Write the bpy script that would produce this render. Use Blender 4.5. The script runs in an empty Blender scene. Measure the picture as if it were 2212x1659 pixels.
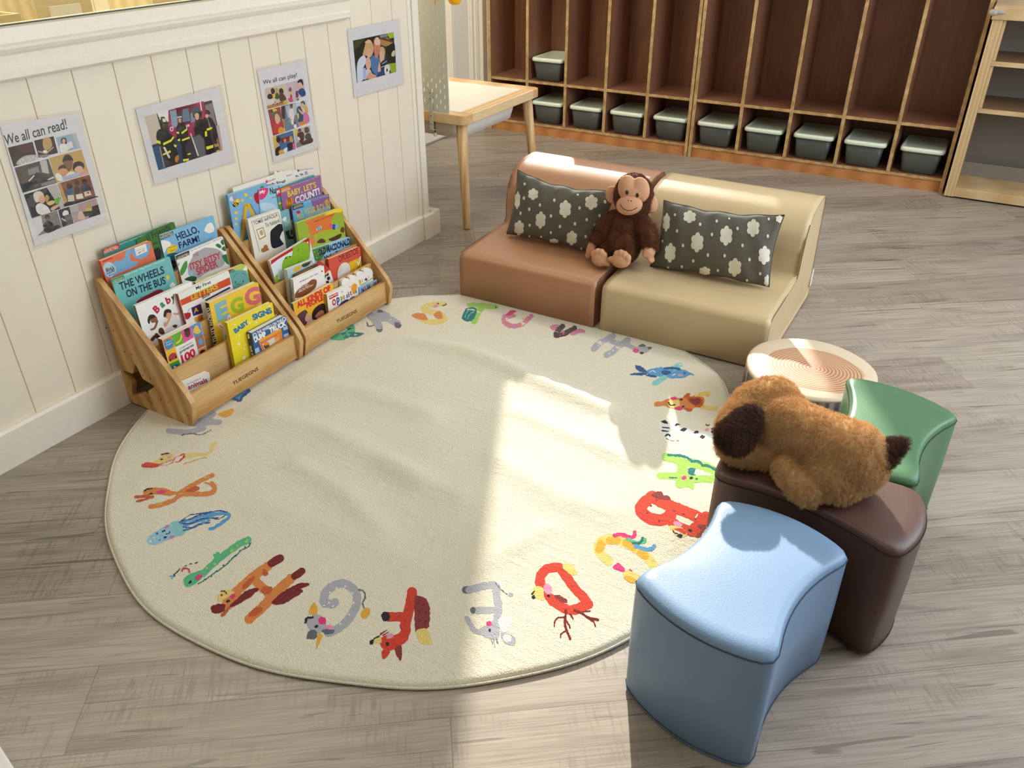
import bpy, bmesh, math, random
import numpy as np
from mathutils import Vector, Matrix
from mathutils.geometry import tessellate_polygon
random.seed(7); RNG = np.random.default_rng(7)
S = bpy.context.scene
COL = S.collection
# ------------------------------------------------------------------ camera
IW, IH, FPX = 2212., 1659., 1765.
CX, CY = IW/2, IH/2
def _d(px, py): return np.array([px-CX, -(py-CY), -FPX])
def _n(v): return v/np.linalg.norm(v)
_m = np.array([-_n(_d(-2475, -220)), _n(_d(2292, -254)), -_n(_d(1097, 3757))])
_u, _s, _v = np.linalg.svd(_m)
RC = _u@_v                       # camera axes -> world axes
CAM = np.array([0., 0., 1.27])
cd = bpy.data.cameras.new('camera'); cam = bpy.data.objects.new('camera', cd); COL.objects.link(cam)
cd.sensor_width = 36; cd.lens = FPX/IW*36; cd.clip_start = .02
_M = Matrix([list(r) for r in RC]).to_4x4(); _M.translation = Vector(CAM); cam.matrix_world = _M
S.camera = cam
def ray(px, py): return RC@_n(_d(px, py))
def onplane(px, py, o, n):
    r = ray(px, py); return CAM + r*(np.dot(np.asarray(o)-CAM, n)/np.dot(r, n))
def PZ(px, py, z=0.): r = ray(px, py); return CAM+r*((z-CAM[2])/r[2])
def PX(px, py, x): r = ray(px, py); return CAM+r*((x-CAM[0])/r[0])
def PY(px, py, y): r = ray(px, py); return CAM+r*((y-CAM[1])/r[1])
# ------------------------------------------------------------------ light and exposure
S.view_settings.view_transform = 'Standard'; S.view_settings.look = 'None'
S.view_settings.gamma = 1; S.view_settings.use_curve_mapping = False
S.view_settings.exposure = 0.07
S.cycles.use_denoising = True
S.cycles.max_bounces = 8; S.cycles.diffuse_bounces = 4; S.cycles.glossy_bounces = 3
S.cycles.transparent_max_bounces = 12; S.cycles.sample_clamp_indirect = 6; S.cycles.caustics_reflective = False; S.cycles.caustics_refractive = False
w = bpy.data.worlds.new('sky'); S.world = w; w.use_nodes = True
bg = w.node_tree.nodes['Background']; bg.inputs[0].default_value = (.62, .76, 1, 1); bg.inputs[1].default_value = 1.2
SUN_AZ = _n(np.array([.4445, -.8958])); SUN_EL = math.radians(26.0)
def lamp(name, kind, loc, energy, color, direction=(0, 0, -1), **kw):
    l = bpy.data.lights.new(name, kind); o = bpy.data.objects.new(name, l); COL.objects.link(o)
    l.energy = energy; l.color = color; o.location = loc
    o.rotation_euler = Vector(direction).to_track_quat('-Z', 'Y').to_euler()
    for k, v in kw.items(): setattr(l, k, v)
    return o
lamp('sun', 'SUN', (-3, 8, 4), 6.4, (1, .93, .83),
     (SUN_AZ[0]*math.cos(SUN_EL), SUN_AZ[1]*math.cos(SUN_EL), -math.sin(SUN_EL)), angle=.012)
# daylight entering by the windows (skylight just inside each opening), plus unseen overhead lamps without fixtures
lamp('window_light_right', 'AREA', (1.5, 2.6, 1.45), 80, (.82, .90, 1), (-1, 0, -.12), shape='RECTANGLE', size=1.5, size_y=3.0)
lamp('window_light_back', 'AREA', (-1.4, 4.70, 1.9), 12, (.86, .92, 1), (0, -1, -.25), shape='RECTANGLE', size=2.6, size_y=1.0)
lamp('next_room_fill', 'AREA', (-2.4, 1.3, 2.5), 40, (1, .93, .78), (0, 0, -1), shape='RECTANGLE', size=.5, size_y=2.0)  # added lamp, out of view, brightens the room behind the glass
for nm, x, y, e_ in (('a', -.9, .2, 7), ('b', .6, 2.2, 7), ('c', -2.1, 3.55, 13)):  # unseen fill; c is put over the alcove to brighten it
    lamp('ceiling_fill_'+nm, 'AREA', (x, y, 2.66), e_, (1, .88, .70), (0, 0, -1), shape='RECTANGLE', size=1.1, size_y=.5)
# ------------------------------------------------------------------ colours and materials
def lin(c):
    if isinstance(c, str):
        c = [int(c[i:i+2], 16)/255 for i in (0, 2, 4)]
    return tuple(((x+.055)/1.055)**2.4 if x > .04045 else x/12.92 for x in c)
MATS = {}
def nmat(name):
    m = bpy.data.materials.new(name); m.use_nodes = True
    return m, m.node_tree, m.node_tree.nodes['Principled BSDF']
def N(t, typ, **kw):
    n = t.nodes.new(typ)
    for k, v in kw.items():
        if k.startswith('i_'):
            n.inputs[k[2:].replace('_', ' ')].default_value = v
        else: setattr(n, k, v)
    return n
def L(t, a, b): t.links.new(a, b)
def coords(t, scale=(1, 1, 1), rot=(0, 0, 0), kind='Object'):
    tc = N(t, 'ShaderNodeTexCoord'); mp = N(t, 'ShaderNodeMapping')
    mp.inputs['Scale'].default_value = scale; mp.inputs['Rotation'].default_value = rot
    L(t, tc.outputs[kind], mp.inputs[0]); return mp.outputs[0]
def bump(t, b, h, strength=.2, dist=.002):
    n = N(t, 'ShaderNodeBump'); n.inputs['Strength'].default_value = strength; n.inputs['Distance'].default_value = dist
    L(t, h, n.inputs['Height']); L(t, n.outputs[0], b.inputs['Normal'])
def ramp(t, fac, stops):
    r = N(t, 'ShaderNodeValToRGB'); e = r.color_ramp.elements
    while len(e) < len(stops): e.new(.5)
    for k, (p, c) in enumerate(stops):
        e[k].position = p; e[k].color = (*lin(c), 1) if len(c) != 4 else c
    L(t, fac, r.inputs[0]); return r.outputs[0]
def mixc(t, fac, a, b, mode='MIX'):
    m = N(t, 'ShaderNodeMix', data_type='RGBA', blend_type=mode)
    for i, v in ((0, fac), (6, a), (7, b)):
        if hasattr(v, 'links'): L(t, v, m.inputs[i])
        else: m.inputs[i].default_value = v if i == 0 else (*lin(v), 1)
    return m.outputs[2]
def plain(c, rough=.5, spec=.5, name=None, metal=0):
    k = ('plain', c, rough, spec, metal)
    if k not in MATS:
        m, t, b = nmat(name or 'plain_'+str(c)); b.inputs['Base Color'].default_value = (*lin(c), 1)
        nz = N(t, 'ShaderNodeTexNoise'); nz.inputs['Scale'].default_value = 60
        L(t, coords(t), nz.inputs['Vector'])
        L(t, mixc(t, nz.outputs[0], [x*.97 for x in hexrgb(c)], [min(1, x*1.02) for x in hexrgb(c)]), b.inputs['Base Color'])
        b.inputs['Roughness'].default_value = rough; b.inputs['Specular IOR Level'].default_value = spec; b.inputs['Metallic'].default_value = metal
        MATS[k] = m
    return MATS[k]
def hexrgb(c): return [int(c[i:i+2], 16)/255 for i in (0, 2, 4)]
def printm(c):                                    # printed, slightly glossy card
    return plain(c, .38, .4, 'print_'+c)
def leather(c, rough=.42):
    k = ('leather', c)
    if k not in MATS:
        m, t, b = nmat('leatherette_'+c); v = coords(t)
        vo = N(t, 'ShaderNodeTexVoronoi'); vo.inputs['Scale'].default_value = 420; L(t, v, vo.inputs['Vector'])
        nz = N(t, 'ShaderNodeTexNoise'); nz.inputs['Scale'].default_value = 5; nz.inputs['Detail'].default_value = 4; L(t, v, nz.inputs['Vector'])
        h = hexrgb(c); L(t, mixc(t, nz.outputs[0], [x*.95 for x in h], [min(1, x*1.05) for x in h]), b.inputs['Base Color'])
        b.inputs['Roughness'].default_value = rough; b.inputs['Specular IOR Level'].default_value = .5
        bump(t, b, vo.outputs['Distance'], .12, .0012); MATS[k] = m
    return MATS[k]
def wood(name, a, b_, c_, scale=(1, 1, 1), rot=(0, 0, 0), rough=.45, rings=6., stave=0.):
    k = ('wood', name)
    if k not in MATS:
        m, t, b = nmat(name); v = coords(t, scale, rot)
        nz = N(t, 'ShaderNodeTexNoise'); nz.inputs['Scale'].default_value = rings; nz.inputs['Detail'].default_value = 5; nz.inputs['Distortion'].default_value = .6
        L(t, v, nz.inputs['Vector'])
        f = N(t, 'ShaderNodeTexNoise'); f.inputs['Scale'].default_value = rings*12; f.inputs['Detail'].default_value = 3; L(t, v, f.inputs['Vector'])
        wv = N(t, 'ShaderNodeTexWave'); wv.inputs['Scale'].default_value = rings*.8; wv.inputs['Distortion'].default_value = 5; wv.inputs['Detail'].default_value = 2; wv.inputs['Detail Scale'].default_value = .8
        L(t, v, wv.inputs['Vector'])
        mx = mixc(t, .45, nz.outputs['Color'], wv.outputs['Color'])
        col = ramp(t, mx, [(.25, a), (.5, b_), (.8, c_)])
        col = mixc(t, .22, col, ramp(t, f.outputs[0], [(.3, c_), (.7, a)]), 'MULTIPLY') if False else mixc(t, .25, col, ramp(t, f.outputs[0], [(.35, c_), (.65, a)]))
        L(t, col, b.inputs['Base Color']); b.inputs['Roughness'].default_value = rough; b.inputs['Specular IOR Level'].default_value = .4
        bump(t, b, f.outputs[0], .08, .001); MATS[k] = m
    return MATS[k]
# ------------------------------------------------------------------ mesh building
LOC = {}
class MB:
    def __init__(s): s.v = []; s.f = []; s.m = []
    def add(s, vs, fs, mi=0):
        o = len(s.v); s.v += [tuple(map(float, p)) for p in vs]; s.f += [tuple(i+o for i in f) for f in fs]
        s.m += ([mi]*len(fs) if isinstance(mi, int) else list(mi)); return s
    def box(s, x0, x1, y0, y1, z0, z1, mi=0, front=None):
        vs = [(x, y, z) for z in (z0, z1) for y in (y0, y1) for x in (x0, x1)]
        fs = [(0, 2, 3, 1), (4, 5, 7, 6), (0, 1, 5, 4), (2, 6, 7, 3), (0, 4, 6, 2), (1, 3, 7, 5)]   # bottom top -y +y -x +x
        return s.add(vs, fs, mi if front is None else [mi, mi, front, mi, mi, mi])
    def prism(s, pts, axis, a, b, mi=0, side=None):
        def p3(u, w, d): return {'x': (d, u, w), 'y': (u, d, w), 'z': (u, w, d)}[axis]
        n = len(pts); vs = [p3(*p, a) for p in pts]+[p3(*p, b) for p in pts]
        fs = [tuple(range(n))[::-1], tuple(range(n, 2*n))]+[(i, (i+1) % n, n+(i+1) % n, n+i) for i in range(n)]
        return s.add(vs, fs, mi if side is None else [mi, mi]+[side]*n)
    def tube(s, pts, r, n=8, mi=0, closed=False):
        pts = [np.asarray(p, float) for p in pts]; k = len(pts); r = r if hasattr(r, '__len__') else [r]*k
        vs = []; up = np.array([0, 0, 1.])
        for i in range(k):
            a = pts[(i-1) % k if closed else max(i-1, 0)]; b = pts[(i+1) % k if closed else min(i+1, k-1)]
            d = _n(b-a); u = np.cross(d, up)
            if np.linalg.norm(u) < 1e-3: u = np.cross(d, [1, 0, 0])
            u = _n(u); w_ = np.cross(u, d)
            vs += [pts[i]+r[i]*(math.cos(q)*u+math.sin(q)*w_) for q in np.arange(n)*2*math.pi/n]
        fs = [(i*n+j, i*n+(j+1) % n, ((i+1) % k)*n+(j+1) % n, ((i+1) % k)*n+j) for i in range(k if closed else k-1) for j in range(n)]
        if not closed: fs += [tuple(range(n))[::-1], tuple(range((k-1)*n, k*n))]
        return s.add(vs, fs, mi)
    def lathe(s, prof, c, n=32, mi=0):
        vs = [(c[0]+r*math.cos(q), c[1]+r*math.sin(q), c[2]+z) for r, z in prof for q in np.arange(n)*2*math.pi/n]
        k = len(prof); fs = [(i*n+j, i*n+(j+1) % n, (i+1)*n+(j+1) % n, (i+1)*n+j) for i in range(k-1) for j in range(n)]
        fs += [tuple(range(n))[::-1], tuple(range((k-1)*n, k*n))]; return s.add(vs, fs, mi)
    def ell(s, c, r, R=None, nu=20, nv=12, mi=0):
        R = np.eye(3) if R is None else np.asarray(R); c = np.asarray(c, float); r = r if hasattr(r, '__len__') else (r, r, r)
        vs = [c+R@(np.array(r)*[0, 0, -1])]
        for i in range(1, nv):
            a = -math.pi/2+math.pi*i/nv
            vs += [c+R@(np.array(r)*[math.cos(a)*math.cos(b), math.cos(a)*math.sin(b), math.sin(a)]) for b in np.arange(nu)*2*math.pi/nu]
        vs.append(c+R@(np.array(r)*[0, 0, 1])); T = len(vs)-1
        fs = [(0, 1+(j+1) % nu, 1+j) for j in range(nu)]+[(T, T-nu+j, T-nu+(j+1) % nu) for j in range(nu)]
        fs += [(1+i*nu+j, 1+i*nu+(j+1) % nu, 1+(i+1)*nu+(j+1) % nu, 1+(i+1)*nu+j) for i in range(nv-2) for j in range(nu)]
        return s.add(vs, fs, mi)
    def build(s, name, mats, parent=None, smooth=False, bevel=0, seg=2, loc=None):
        me = bpy.data.meshes.new(name)
        l = LOC[parent.name] if parent is not None else (np.array(loc, float) if loc is not None else np.zeros(3))
        me.from_pydata([tuple(np.array(p)-l) for p in s.v], [], s.f)
        for mm in (mats if isinstance(mats, (list, tuple)) else [mats]): me.materials.append(mm)
        if len(me.materials) > 1: me.polygons.foreach_set('material_index', s.m)
        if smooth: me.polygons.foreach_set('use_smooth', [True]*len(me.polygons))
        me.update()
        o = bpy.data.objects.new(name, me); COL.objects.link(o); LOC[o.name] = l
        if parent is not None: o.parent = parent
        else: o.location = l
        if bevel:
            b = o.modifiers.new('bevel', 'BEVEL'); b.width = bevel; b.segments = seg; b.limit_method = 'ANGLE'; b.angle_limit = .7
            if smooth is False and seg > 1:
                me.polygons.foreach_set('use_smooth', [True]*len(me.polygons)); b.harden_normals = True
        return o
def tag(o, label=None, cat=None, group=None, kind=None):
    if label: o['label'] = label
    if cat: o['category'] = cat
    if group: o['group'] = group
    if kind: o['kind'] = kind
    return o
def thing(name, loc, label, cat, group=None):
    o = bpy.data.objects.new(name, None); COL.objects.link(o); o.location = loc; o.empty_display_size = .05
    LOC[o.name] = np.array(loc, float); return tag(o, label, cat, group)
def struct(o): o['kind'] = 'structure'; return o
def copy_tree(o, parent=None):
    c = o.copy(); COL.objects.link(c); LOC[c.name] = LOC[o.name]
    if parent is not None: c.parent = parent
    for ch in list(o.children): copy_tree(ch, c)
    return c
def rotm(ax, ay, az): return np.array(Matrix.Rotation(az, 3, 'Z')@Matrix.Rotation(ay, 3, 'Y')@Matrix.Rotation(ax, 3, 'X'))
def smoothpts(p, closed=True, k=6):                # Catmull-Rom through the points
    p = np.array(p, float); n = len(p); out = []
    for i in range(n if closed else n-1):
        g = (lambda j: p[j % n]) if closed else (lambda j: p[min(max(j, 0), n-1)])
        a, b, c, d = g(i-1), g(i), g(i+1), g(i+2)
        for t in np.arange(k)/k:
            out.append(.5*(2*b+(c-a)*t+(2*a-5*b+4*c-d)*t*t+(3*b-a-3*c+d)*t**3))
    if not closed: out.append(p[-1])
    return np.array(out)
# ------------------------------------------------------------------ printed art: shapes traced in photo pixels, laid on a real surface
TXT = {}
def textmesh(s, bold=0., spacing=1.):
    k = (s, bold, spacing)
    if k not in TXT:
        c = bpy.data.curves.new('t', 'FONT'); c.body = s; c.offset = bold; c.space_character = spacing; c.resolution_u = 3
        o = bpy.data.objects.new('t', c); COL.objects.link(o); bpy.context.view_layer.update()
        me = bpy.data.meshes.new_from_object(o.evaluated_get(bpy.context.evaluated_depsgraph_get()))
        v = np.array([x.co[:2] for x in me.vertices]) if len(me.vertices) else np.zeros((1, 2))
        f = [tuple(p.vertices) for p in me.polygons]
        lo, hi = v.min(0), v.max(0); TXT[k] = ((v-lo)/np.maximum(hi-lo, 1e-6), f)
        bpy.data.objects.remove(o); bpy.data.curves.remove(c); bpy.data.meshes.remove(me)
    return TXT[k]
class Art:
    """hit(px,py,layer) -> world point; collects flat coloured shapes."""
    def __init__(s, hit, matf=printm, jitter=0., fan=0):
        s.hit = hit; s.mf = matf; s.mb = MB(); s.cols = []; s.k = 0; s.t = (0, 0, 1, 1); s.jit = jitter; s.fan = fan
    def ci(s, c):
        if c not in s.cols: s.cols.append(c)
        return s.cols.index(c)
    def put(s, pts, faces, c):
        s.mb.add([s.hit(x, y, s.k) for x, y in pts], faces, s.ci(c)); s.k += 1
    def tr(s, p): return [(s.t[0]+x/s.t[2], s.t[1]+y/s.t[3]) for x, y in p]
    def poly(s, c, pts, fan=None):
        pts = np.array(pts, float)
        if s.jit:
            q = []; n = len(pts)
            for i in range(n):
                a, b = pts[i], pts[(i+1) % n]; m = max(1, int(np.hypot(*(b-a))/2.5))
                q += [a+(b-a)*j/m for j in range(m)]
            pts = np.array(q)+RNG.normal(0, s.jit, (len(q), 2))
        n = len(pts)
        if (s.fan if fan is None else fan):
            r = 3; ce = pts.mean(0); vs = [ce]; fs = []
            for i in range(1, r+1): vs += [ce+(p-ce)*i/r for p in pts]
            fs += [(0, 1+j, 1+(j+1) % n) for j in range(n)]
            fs += [(1+i*n+j, 1+(i+1)*n+j, 1+(i+1)*n+(j+1) % n, 1+i*n+(j+1) % n) for i in range(r-1) for j in range(n)]
            s.put(vs, fs, c)
        else:
            tri = tessellate_polygon([[Vector((x, y, 0)) for x, y in pts]]); s.put(pts, [tuple(t) for t in tri], c)
    def ellipse(s, c, x, y, rx, ry=None, a=0., n=20):
        ry = ry or rx; q = np.arange(n)*2*math.pi/n; ca, sa = math.cos(math.radians(a)), math.sin(math.radians(a))
        s.poly(c, np.c_[x+rx*np.cos(q)*ca-ry*np.sin(q)*sa, y+rx*np.cos(q)*sa+ry*np.sin(q)*ca])
    def stroke(s, c, w, pts, smooth=True, taper=False):
        pts = np.array(pts, float); pts = smoothpts(pts, False, 5) if smooth and len(pts) > 2 else pts
        q = [pts[0]]
        for a, b in zip(pts[:-1], pts[1:]):
            m = max(1, int(np.hypot(*(b-a))/max(w*.5, 2.5))); q += [a+(b-a)*(j+1)/m for j in range(m)]
        pts = np.array(q); n = len(pts); d = np.gradient(pts, axis=0); d /= np.maximum(np.hypot(d[:, 0], d[:, 1])[:, None], 1e-6)
        nn = np.c_[-d[:, 1], d[:, 0]]; ww = np.full(n, w/2.)
        if taper: ww *= np.linspace(1, .35, n)
        jl, jr = (RNG.normal(0, s.jit, (2, n)) if s.jit else np.zeros((2, n)))
        l = pts+nn*(ww+jl)[:, None]; r = pts-nn*(ww+jr)[:, None]
        vs = list(l)+list(r); fs = [(i, i+1, n+i+1, n+i) for i in range(n-1)]
        for e, sg in ((0, -1), (n-1, 1)):
            b = len(vs); m = 6
            for j in range(1, m):
                an = math.pi*j/m; vs.append(pts[e]+ww[e]*(math.cos(an)*nn[e]+sg*math.sin(an)*d[e]))
            fs.append((e,)+tuple(range(b, b+m-1))+(n+e,))
        s.put(vs, fs, c)
    def text(s, c, st, bl, br, tl, bold=.0, spacing=1.):
        v, f = textmesh(st, bold, spacing); bl, br, tl = map(np.array, (bl, br, tl))
        s.put([bl+(br-bl)*u+(tl-bl)*w_ for u, w_ in v], f, c)
    def spec(s, txt):
        for ln in txt.strip().splitlines():
            if ln.strip()[:1] == '#': s.k = 0
            ln = ln.split('#')[0].strip()
            if not ln: continue
            if ln[0] == '@': q = list(map(float, ln[1:].split())); s.t = (q[0], q[1], q[2], q[3] if len(q) > 3 else q[2]); continue
            st = None
            if '"' in ln: a, st, b = ln.split('"'); ln = a+b
            op, c, *r = ln.split(); pts = s.tr([tuple(map(float, x.split(','))) for x in r if ',' in x]); num = [float(x) for x in r if ',' not in x]
            c = PAL.get(c, c)
            if op == 'P': s.poly(c, pts)
            elif op == 'B': s.poly(c, smoothpts(pts, True, 5))
            elif op == 'E': s.ellipse(c, pts[0][0], pts[0][1], num[0]/s.t[2], (num[1] if len(num) > 1 else num[0])/s.t[3], num[2] if len(num) > 2 else 0)
            elif op == 'S': s.stroke(c, num[0]/s.t[2], pts)
            elif op == 'V': s.stroke(c, num[0]/s.t[2], pts, taper=True)
            elif op == 'L': s.stroke(c, num[0]/s.t[2], pts, smooth=False)
            elif op == 'T': s.text(c, st, pts[0], pts[1], pts[2], num[0] if num else .0)
            elif op == 'N':                      # closed smooth contour lines (stripes)
                for p_ in pts: s.ellipse(c, p_[0], p_[1], num[0]/s.t[2], (num[1] if len(num) > 1 else num[0])/s.t[3], num[2] if len(num) > 2 else 0)
        return s
    def into(s, mb, first):                       # append to another builder; materials follow at index `first`
        mb.add(s.mb.v, s.mb.f, [first+i for i in s.mb.m]); return [s.mf(c) for c in s.cols]
PAL = {}
def planehit(o, n, base=.0006, step=.00006):
    o = np.asarray(o, float); n = _n(np.asarray(n, float))
    return lambda x, y, k: onplane(x, y, o, n)+n*(base+step*k)
# ------------------------------------------------------------------ the room
WX = -1.966; BY = 4.75; RX = 1.6; FY = -1.6; CH = 2.7
white = plain('ece6da', .45, .35, 'painted_white'); trimw = plain('f1e8d5', .35, .45, 'gloss_white'); ceilm = plain('f4f1ea', .8, .2)
def groove_wall():
    m, t, b = nmat('tongue_and_groove_white'); b.inputs['Roughness'].default_value = .42
    nz = N(t, 'ShaderNodeTexNoise'); nz.inputs['Scale'].default_value = 9; L(t, coords(t), nz.inputs['Vector'])
    L(t, mixc(t, nz.outputs[0], 'e9ddc6', 'f0e6d1'), b.inputs['Base Color']); return m
wallm = groove_wall(); dark = plain('3a3630', .8, .1)
def floor_mat():
    m, t, b = nmat('grey_oak_vinyl_plank'); v = coords(t, rot=(0, 0, math.radians(-36.3)))
    br = N(t, 'ShaderNodeTexBrick'); br.offset = 0.; br.offset_frequency = 1
    for k, x in (('Scale', 1.), ('Mortar Size', .0009), ('Mortar Smooth', 0.), ('Bias', 0.), ('Brick Width', 1.22), ('Row Height', .19)): br.inputs[k].default_value = x
    br.inputs['Color1'].default_value = (0, 0, 0, 1); br.inputs['Color2'].default_value = (1, 1, 1, 1); br.inputs['Mortar'].default_value = (.5, .5, .5, 1)
    sx = N(t, 'ShaderNodeSeparateXYZ'); L(t, v, sx.inputs[0]); rd = N(t, 'ShaderNodeMath', operation='DIVIDE'); L(t, sx.outputs[1], rd.inputs[0]); rd.inputs[1].default_value = .19
    fl = N(t, 'ShaderNodeMath', operation='FLOOR'); L(t, rd.outputs[0], fl.inputs[0]); wn = N(t, 'ShaderNodeTexWhiteNoise', noise_dimensions='1D'); L(t, fl.outputs[0], wn.inputs['W'])
    ma = N(t, 'ShaderNodeMath', operation='MULTIPLY_ADD'); L(t, wn.outputs['Value'], ma.inputs[0]); ma.inputs[1].default_value = 1.22; L(t, sx.outputs[0], ma.inputs[2])
    cb_ = N(t, 'ShaderNodeCombineXYZ'); L(t, ma.outputs[0], cb_.inputs[0]); L(t, sx.outputs[1], cb_.inputs[1]); L(t, cb_.outputs[0], br.inputs['Vector'])
    off = N(t, 'ShaderNodeVectorMath', operation='MULTIPLY_ADD'); L(t, br.outputs['Color'], off.inputs[0]); off.inputs[1].default_value = (7.3, 3.1, 5.7); L(t, v, off.inputs[2])
    def tex(scale, sc, det=4, dist=0.):
        mp = N(t, 'ShaderNodeMapping'); mp.inputs['Scale'].default_value = scale; L(t, off.outputs[0], mp.inputs[0])
        n = N(t, 'ShaderNodeTexNoise'); n.inputs['Scale'].default_value = sc; n.inputs['Detail'].default_value = det; n.inputs['Distortion'].default_value = dist
        L(t, mp.outputs[0], n.inputs['Vector']); return n.outputs[0]
    g1 = tex((1.2, 9, 1), 2.2, 6, 1.2); g2 = tex((2.2, 95, 1), 3.0, 5, .25); saw = tex((75, 6, 1), 2.2, 3, .4); blot = tex((2.2, 5, 1), 1.6, 3, .5); crack = tex((.9, 22, 1), 2.0, 3, 1.6)
    col = ramp(t, g1, [(.28, '5c5045'), (.44, '8b7e6f'), (.58, 'a79a8b'), (.78, '908373')])
    col = mixc(t, .45, col, ramp(t, g2, [(.3, '584b40'), (.62, 'b5a99a')]))
    sm = N(t, 'ShaderNodeMath', operation='MULTIPLY'); L(t, ramp(t, saw, [(.52, (0, 0, 0)), (.62, (1, 1, 1))]), sm.inputs[0]); L(t, ramp(t, blot, [(.48, (0, 0, 0)), (.62, (.8, .8, .8))]), sm.inputs[1])
    col = mixc(t, sm.outputs[0], col, '675a4e')
    ck = ramp(t, crack, [(.635, (0, 0, 0)), (.66, (.9, .9, .9))]); col = mixc(t, ck, col, '3d332b')
    col = mixc(t, .26, col, ramp(t, br.outputs['Color'], [(0, '80766a'), (1, 'ccc2b2')]))
    col = mixc(t, br.outputs['Fac'], col, '7d7367')
    L(t, col, b.inputs['Base Color']); b.inputs['Roughness'].default_value = .38; b.inputs['Specular IOR Level'].default_value = .5
    bump(t, b, g2, .12, .001); return m
f = MB().box(-4.2, RX+.1, FY-.1, BY+.1, -.05, 0).build('floor', floor_mat()); struct(f)
struct(MB().box(-4.2, RX+.1, FY-.1, BY+.1, CH, CH+.05).build('ceiling', ceilm))
# left wall: vertical boards with v-grooves, from behind the camera to the corner post at y = 2.70
g0 = 1.163; gw = .1165
WZ0, WZ1 = 1.02, 2.2                        # window opening, y < 2.19
def boards(mb, y0, y1, z0, z1, x):
    ys = sorted({y0, y1, *[g0+gw*i for i in range(-40, 60) if y0 < g0+gw*i < y1]})
    for a, b in zip(ys[:-1], ys[1:]):
        ga = .0016 if a > y0 else 0; gb = .0016 if b < y1 else 0
        mb.prism([(x-.02, a), (x-.0035, a), (x-.0035, a+ga*.4), (x, a+ga), (x, b-gb), (x-.0035, b-gb*.4), (x-.0035, b), (x-.02, b)], 'z', z0, z1)
wl = MB(); boards(wl, FY, 2.655, 0, .93, WX); boards(wl, 2.30, 2.655, .93, CH, WX); boards(wl, FY, 2.30, 2.2, CH, WX)
wl.box(WX-.12, WX-.02, FY, 2.66, 0, 1.0); wl.box(WX-.12, WX-.02, 2.25, 2.66, 1.0, CH); wl.box(WX-.12, WX-.02, FY, 2.25, 2.25, CH)
struct(wl.build('wall_left', wallm))
# corner post
cp = MB(); cp.box(WX-.125, WX+.004, 2.650, 2.672, 0, CH); cp.box(WX-.125, WX+.010, 2.672, 2.708, 0, CH)
cp.prism([(WX-.125, 2.708), (WX+.004, 2.708), (WX-.002, 2.727), (WX-.125, 2.727)], 'z', 0, CH)
struct(cp.build('trim_1', trimw, bevel=.003))
bb = MB(); bb.prism([(WX, 0), (WX+.016, 0), (WX+.016, .098), (WX+.010, .105), (WX, .105)], 'y', FY, 2.655)
bb.prism([(WX+.010, 0), (WX+.024, 0), (WX+.024, .098), (WX+.018, .105), (WX+.010, .105)], 'y', 2.654, 2.727); bb.box(WX-.12, WX+.024, 2.727, 2.764, 0, .105)
struct(bb.build('baseboard_left', trimw))
# window with moulded casing: inner flat, step, ogee, outer lip
ca = MB()
prof = [(WX, .899), (WX+.012, .899), (WX+.020, .905), (WX+.020, .921), (WX+.015, .925), (WX+.015, .952), (WX+.020, .958), (WX+.024, .966), (WX+.024, .972), (WX+.012, .976), (WX+.009, .985), (WX+.006, 1.006), (WX-.05, 1.008), (WX-.05, .90)]
ca.prism(prof, 'y', FY, 2.314)
vp = [(WX, 2.314), (WX+.012, 2.314), (WX+.020, 2.308), (WX+.020, 2.292), (WX+.015, 2.288), (WX+.015, 2.262), (WX+.020, 2.256), (WX+.024, 2.248), (WX+.024, 2.242), (WX+.012, 2.238), (WX+.009, 2.229), (WX+.006, 2.208), (WX-.05, 2.206), (WX-.05, 2.314)]
ca.prism(vp, 'z', 1.0, 2.25); ca.box(WX-.05, WX+.02, FY, 2.314, 2.2, 2.3)
win = struct(ca.build('window_1', trimw))
gm, t, b = nmat('window_glass'); b.inputs['Base Color'].default_value = (.93, .97, .95, 1); b.inputs['Roughness'].default_value = .02; b.inputs['Transmission Weight'].default_value = 1; b.inputs['IOR'].default_value = 1.1
LOC[win.name] = np.zeros(3)
MB().box(WX-.034, WX-.028, FY, 2.206, 1.006, 2.22).build('pane', gm, win)
MB().box(WX-.040, WX-.022, FY, 2.206, 1.004, 1.0085).build('gasket', plain('2f3a34', .6), win)
# far side of the doorway: wall at x = -2.81, back wall behind the lockers
FX = -2.81
wf = MB(); boards(wf, -1.0, BY, 0, CH, FX); wf.box(FX-.12, FX-.02, FY, BY, 0, CH); struct(wf.build('wall_alcove', wallm))
b2 = MB().box(FX, FX+.016, -1.0, 4.16, .012, .12); struct(b2.build('baseboard_alcove', trimw, bevel=.003))
al = MB(); al.box(FX-.02, FX+.03, 4.16, 4.20, 0, CH); al.box(FX-.02, FX+.022, 4.205, 4.36, .012, CH)
for y in (4.20, 4.36): al.tube([(FX+.016, y, .012), (FX+.016, y, CH)], .012, 8)
al.box(FX-.02, FX+.034, 4.365, 4.385, 0, CH); al.box(FX-.02, FX+.045, 4.39, 4.425, 0, CH); al.box(FX-.02, FX+.07, 4.43, 4.47, 0, CH); al.box(FX-.02, FX+.105, 4.475, 4.70, 0, CH)
struct(al.build('trim_2', trimw, bevel=.004))
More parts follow.
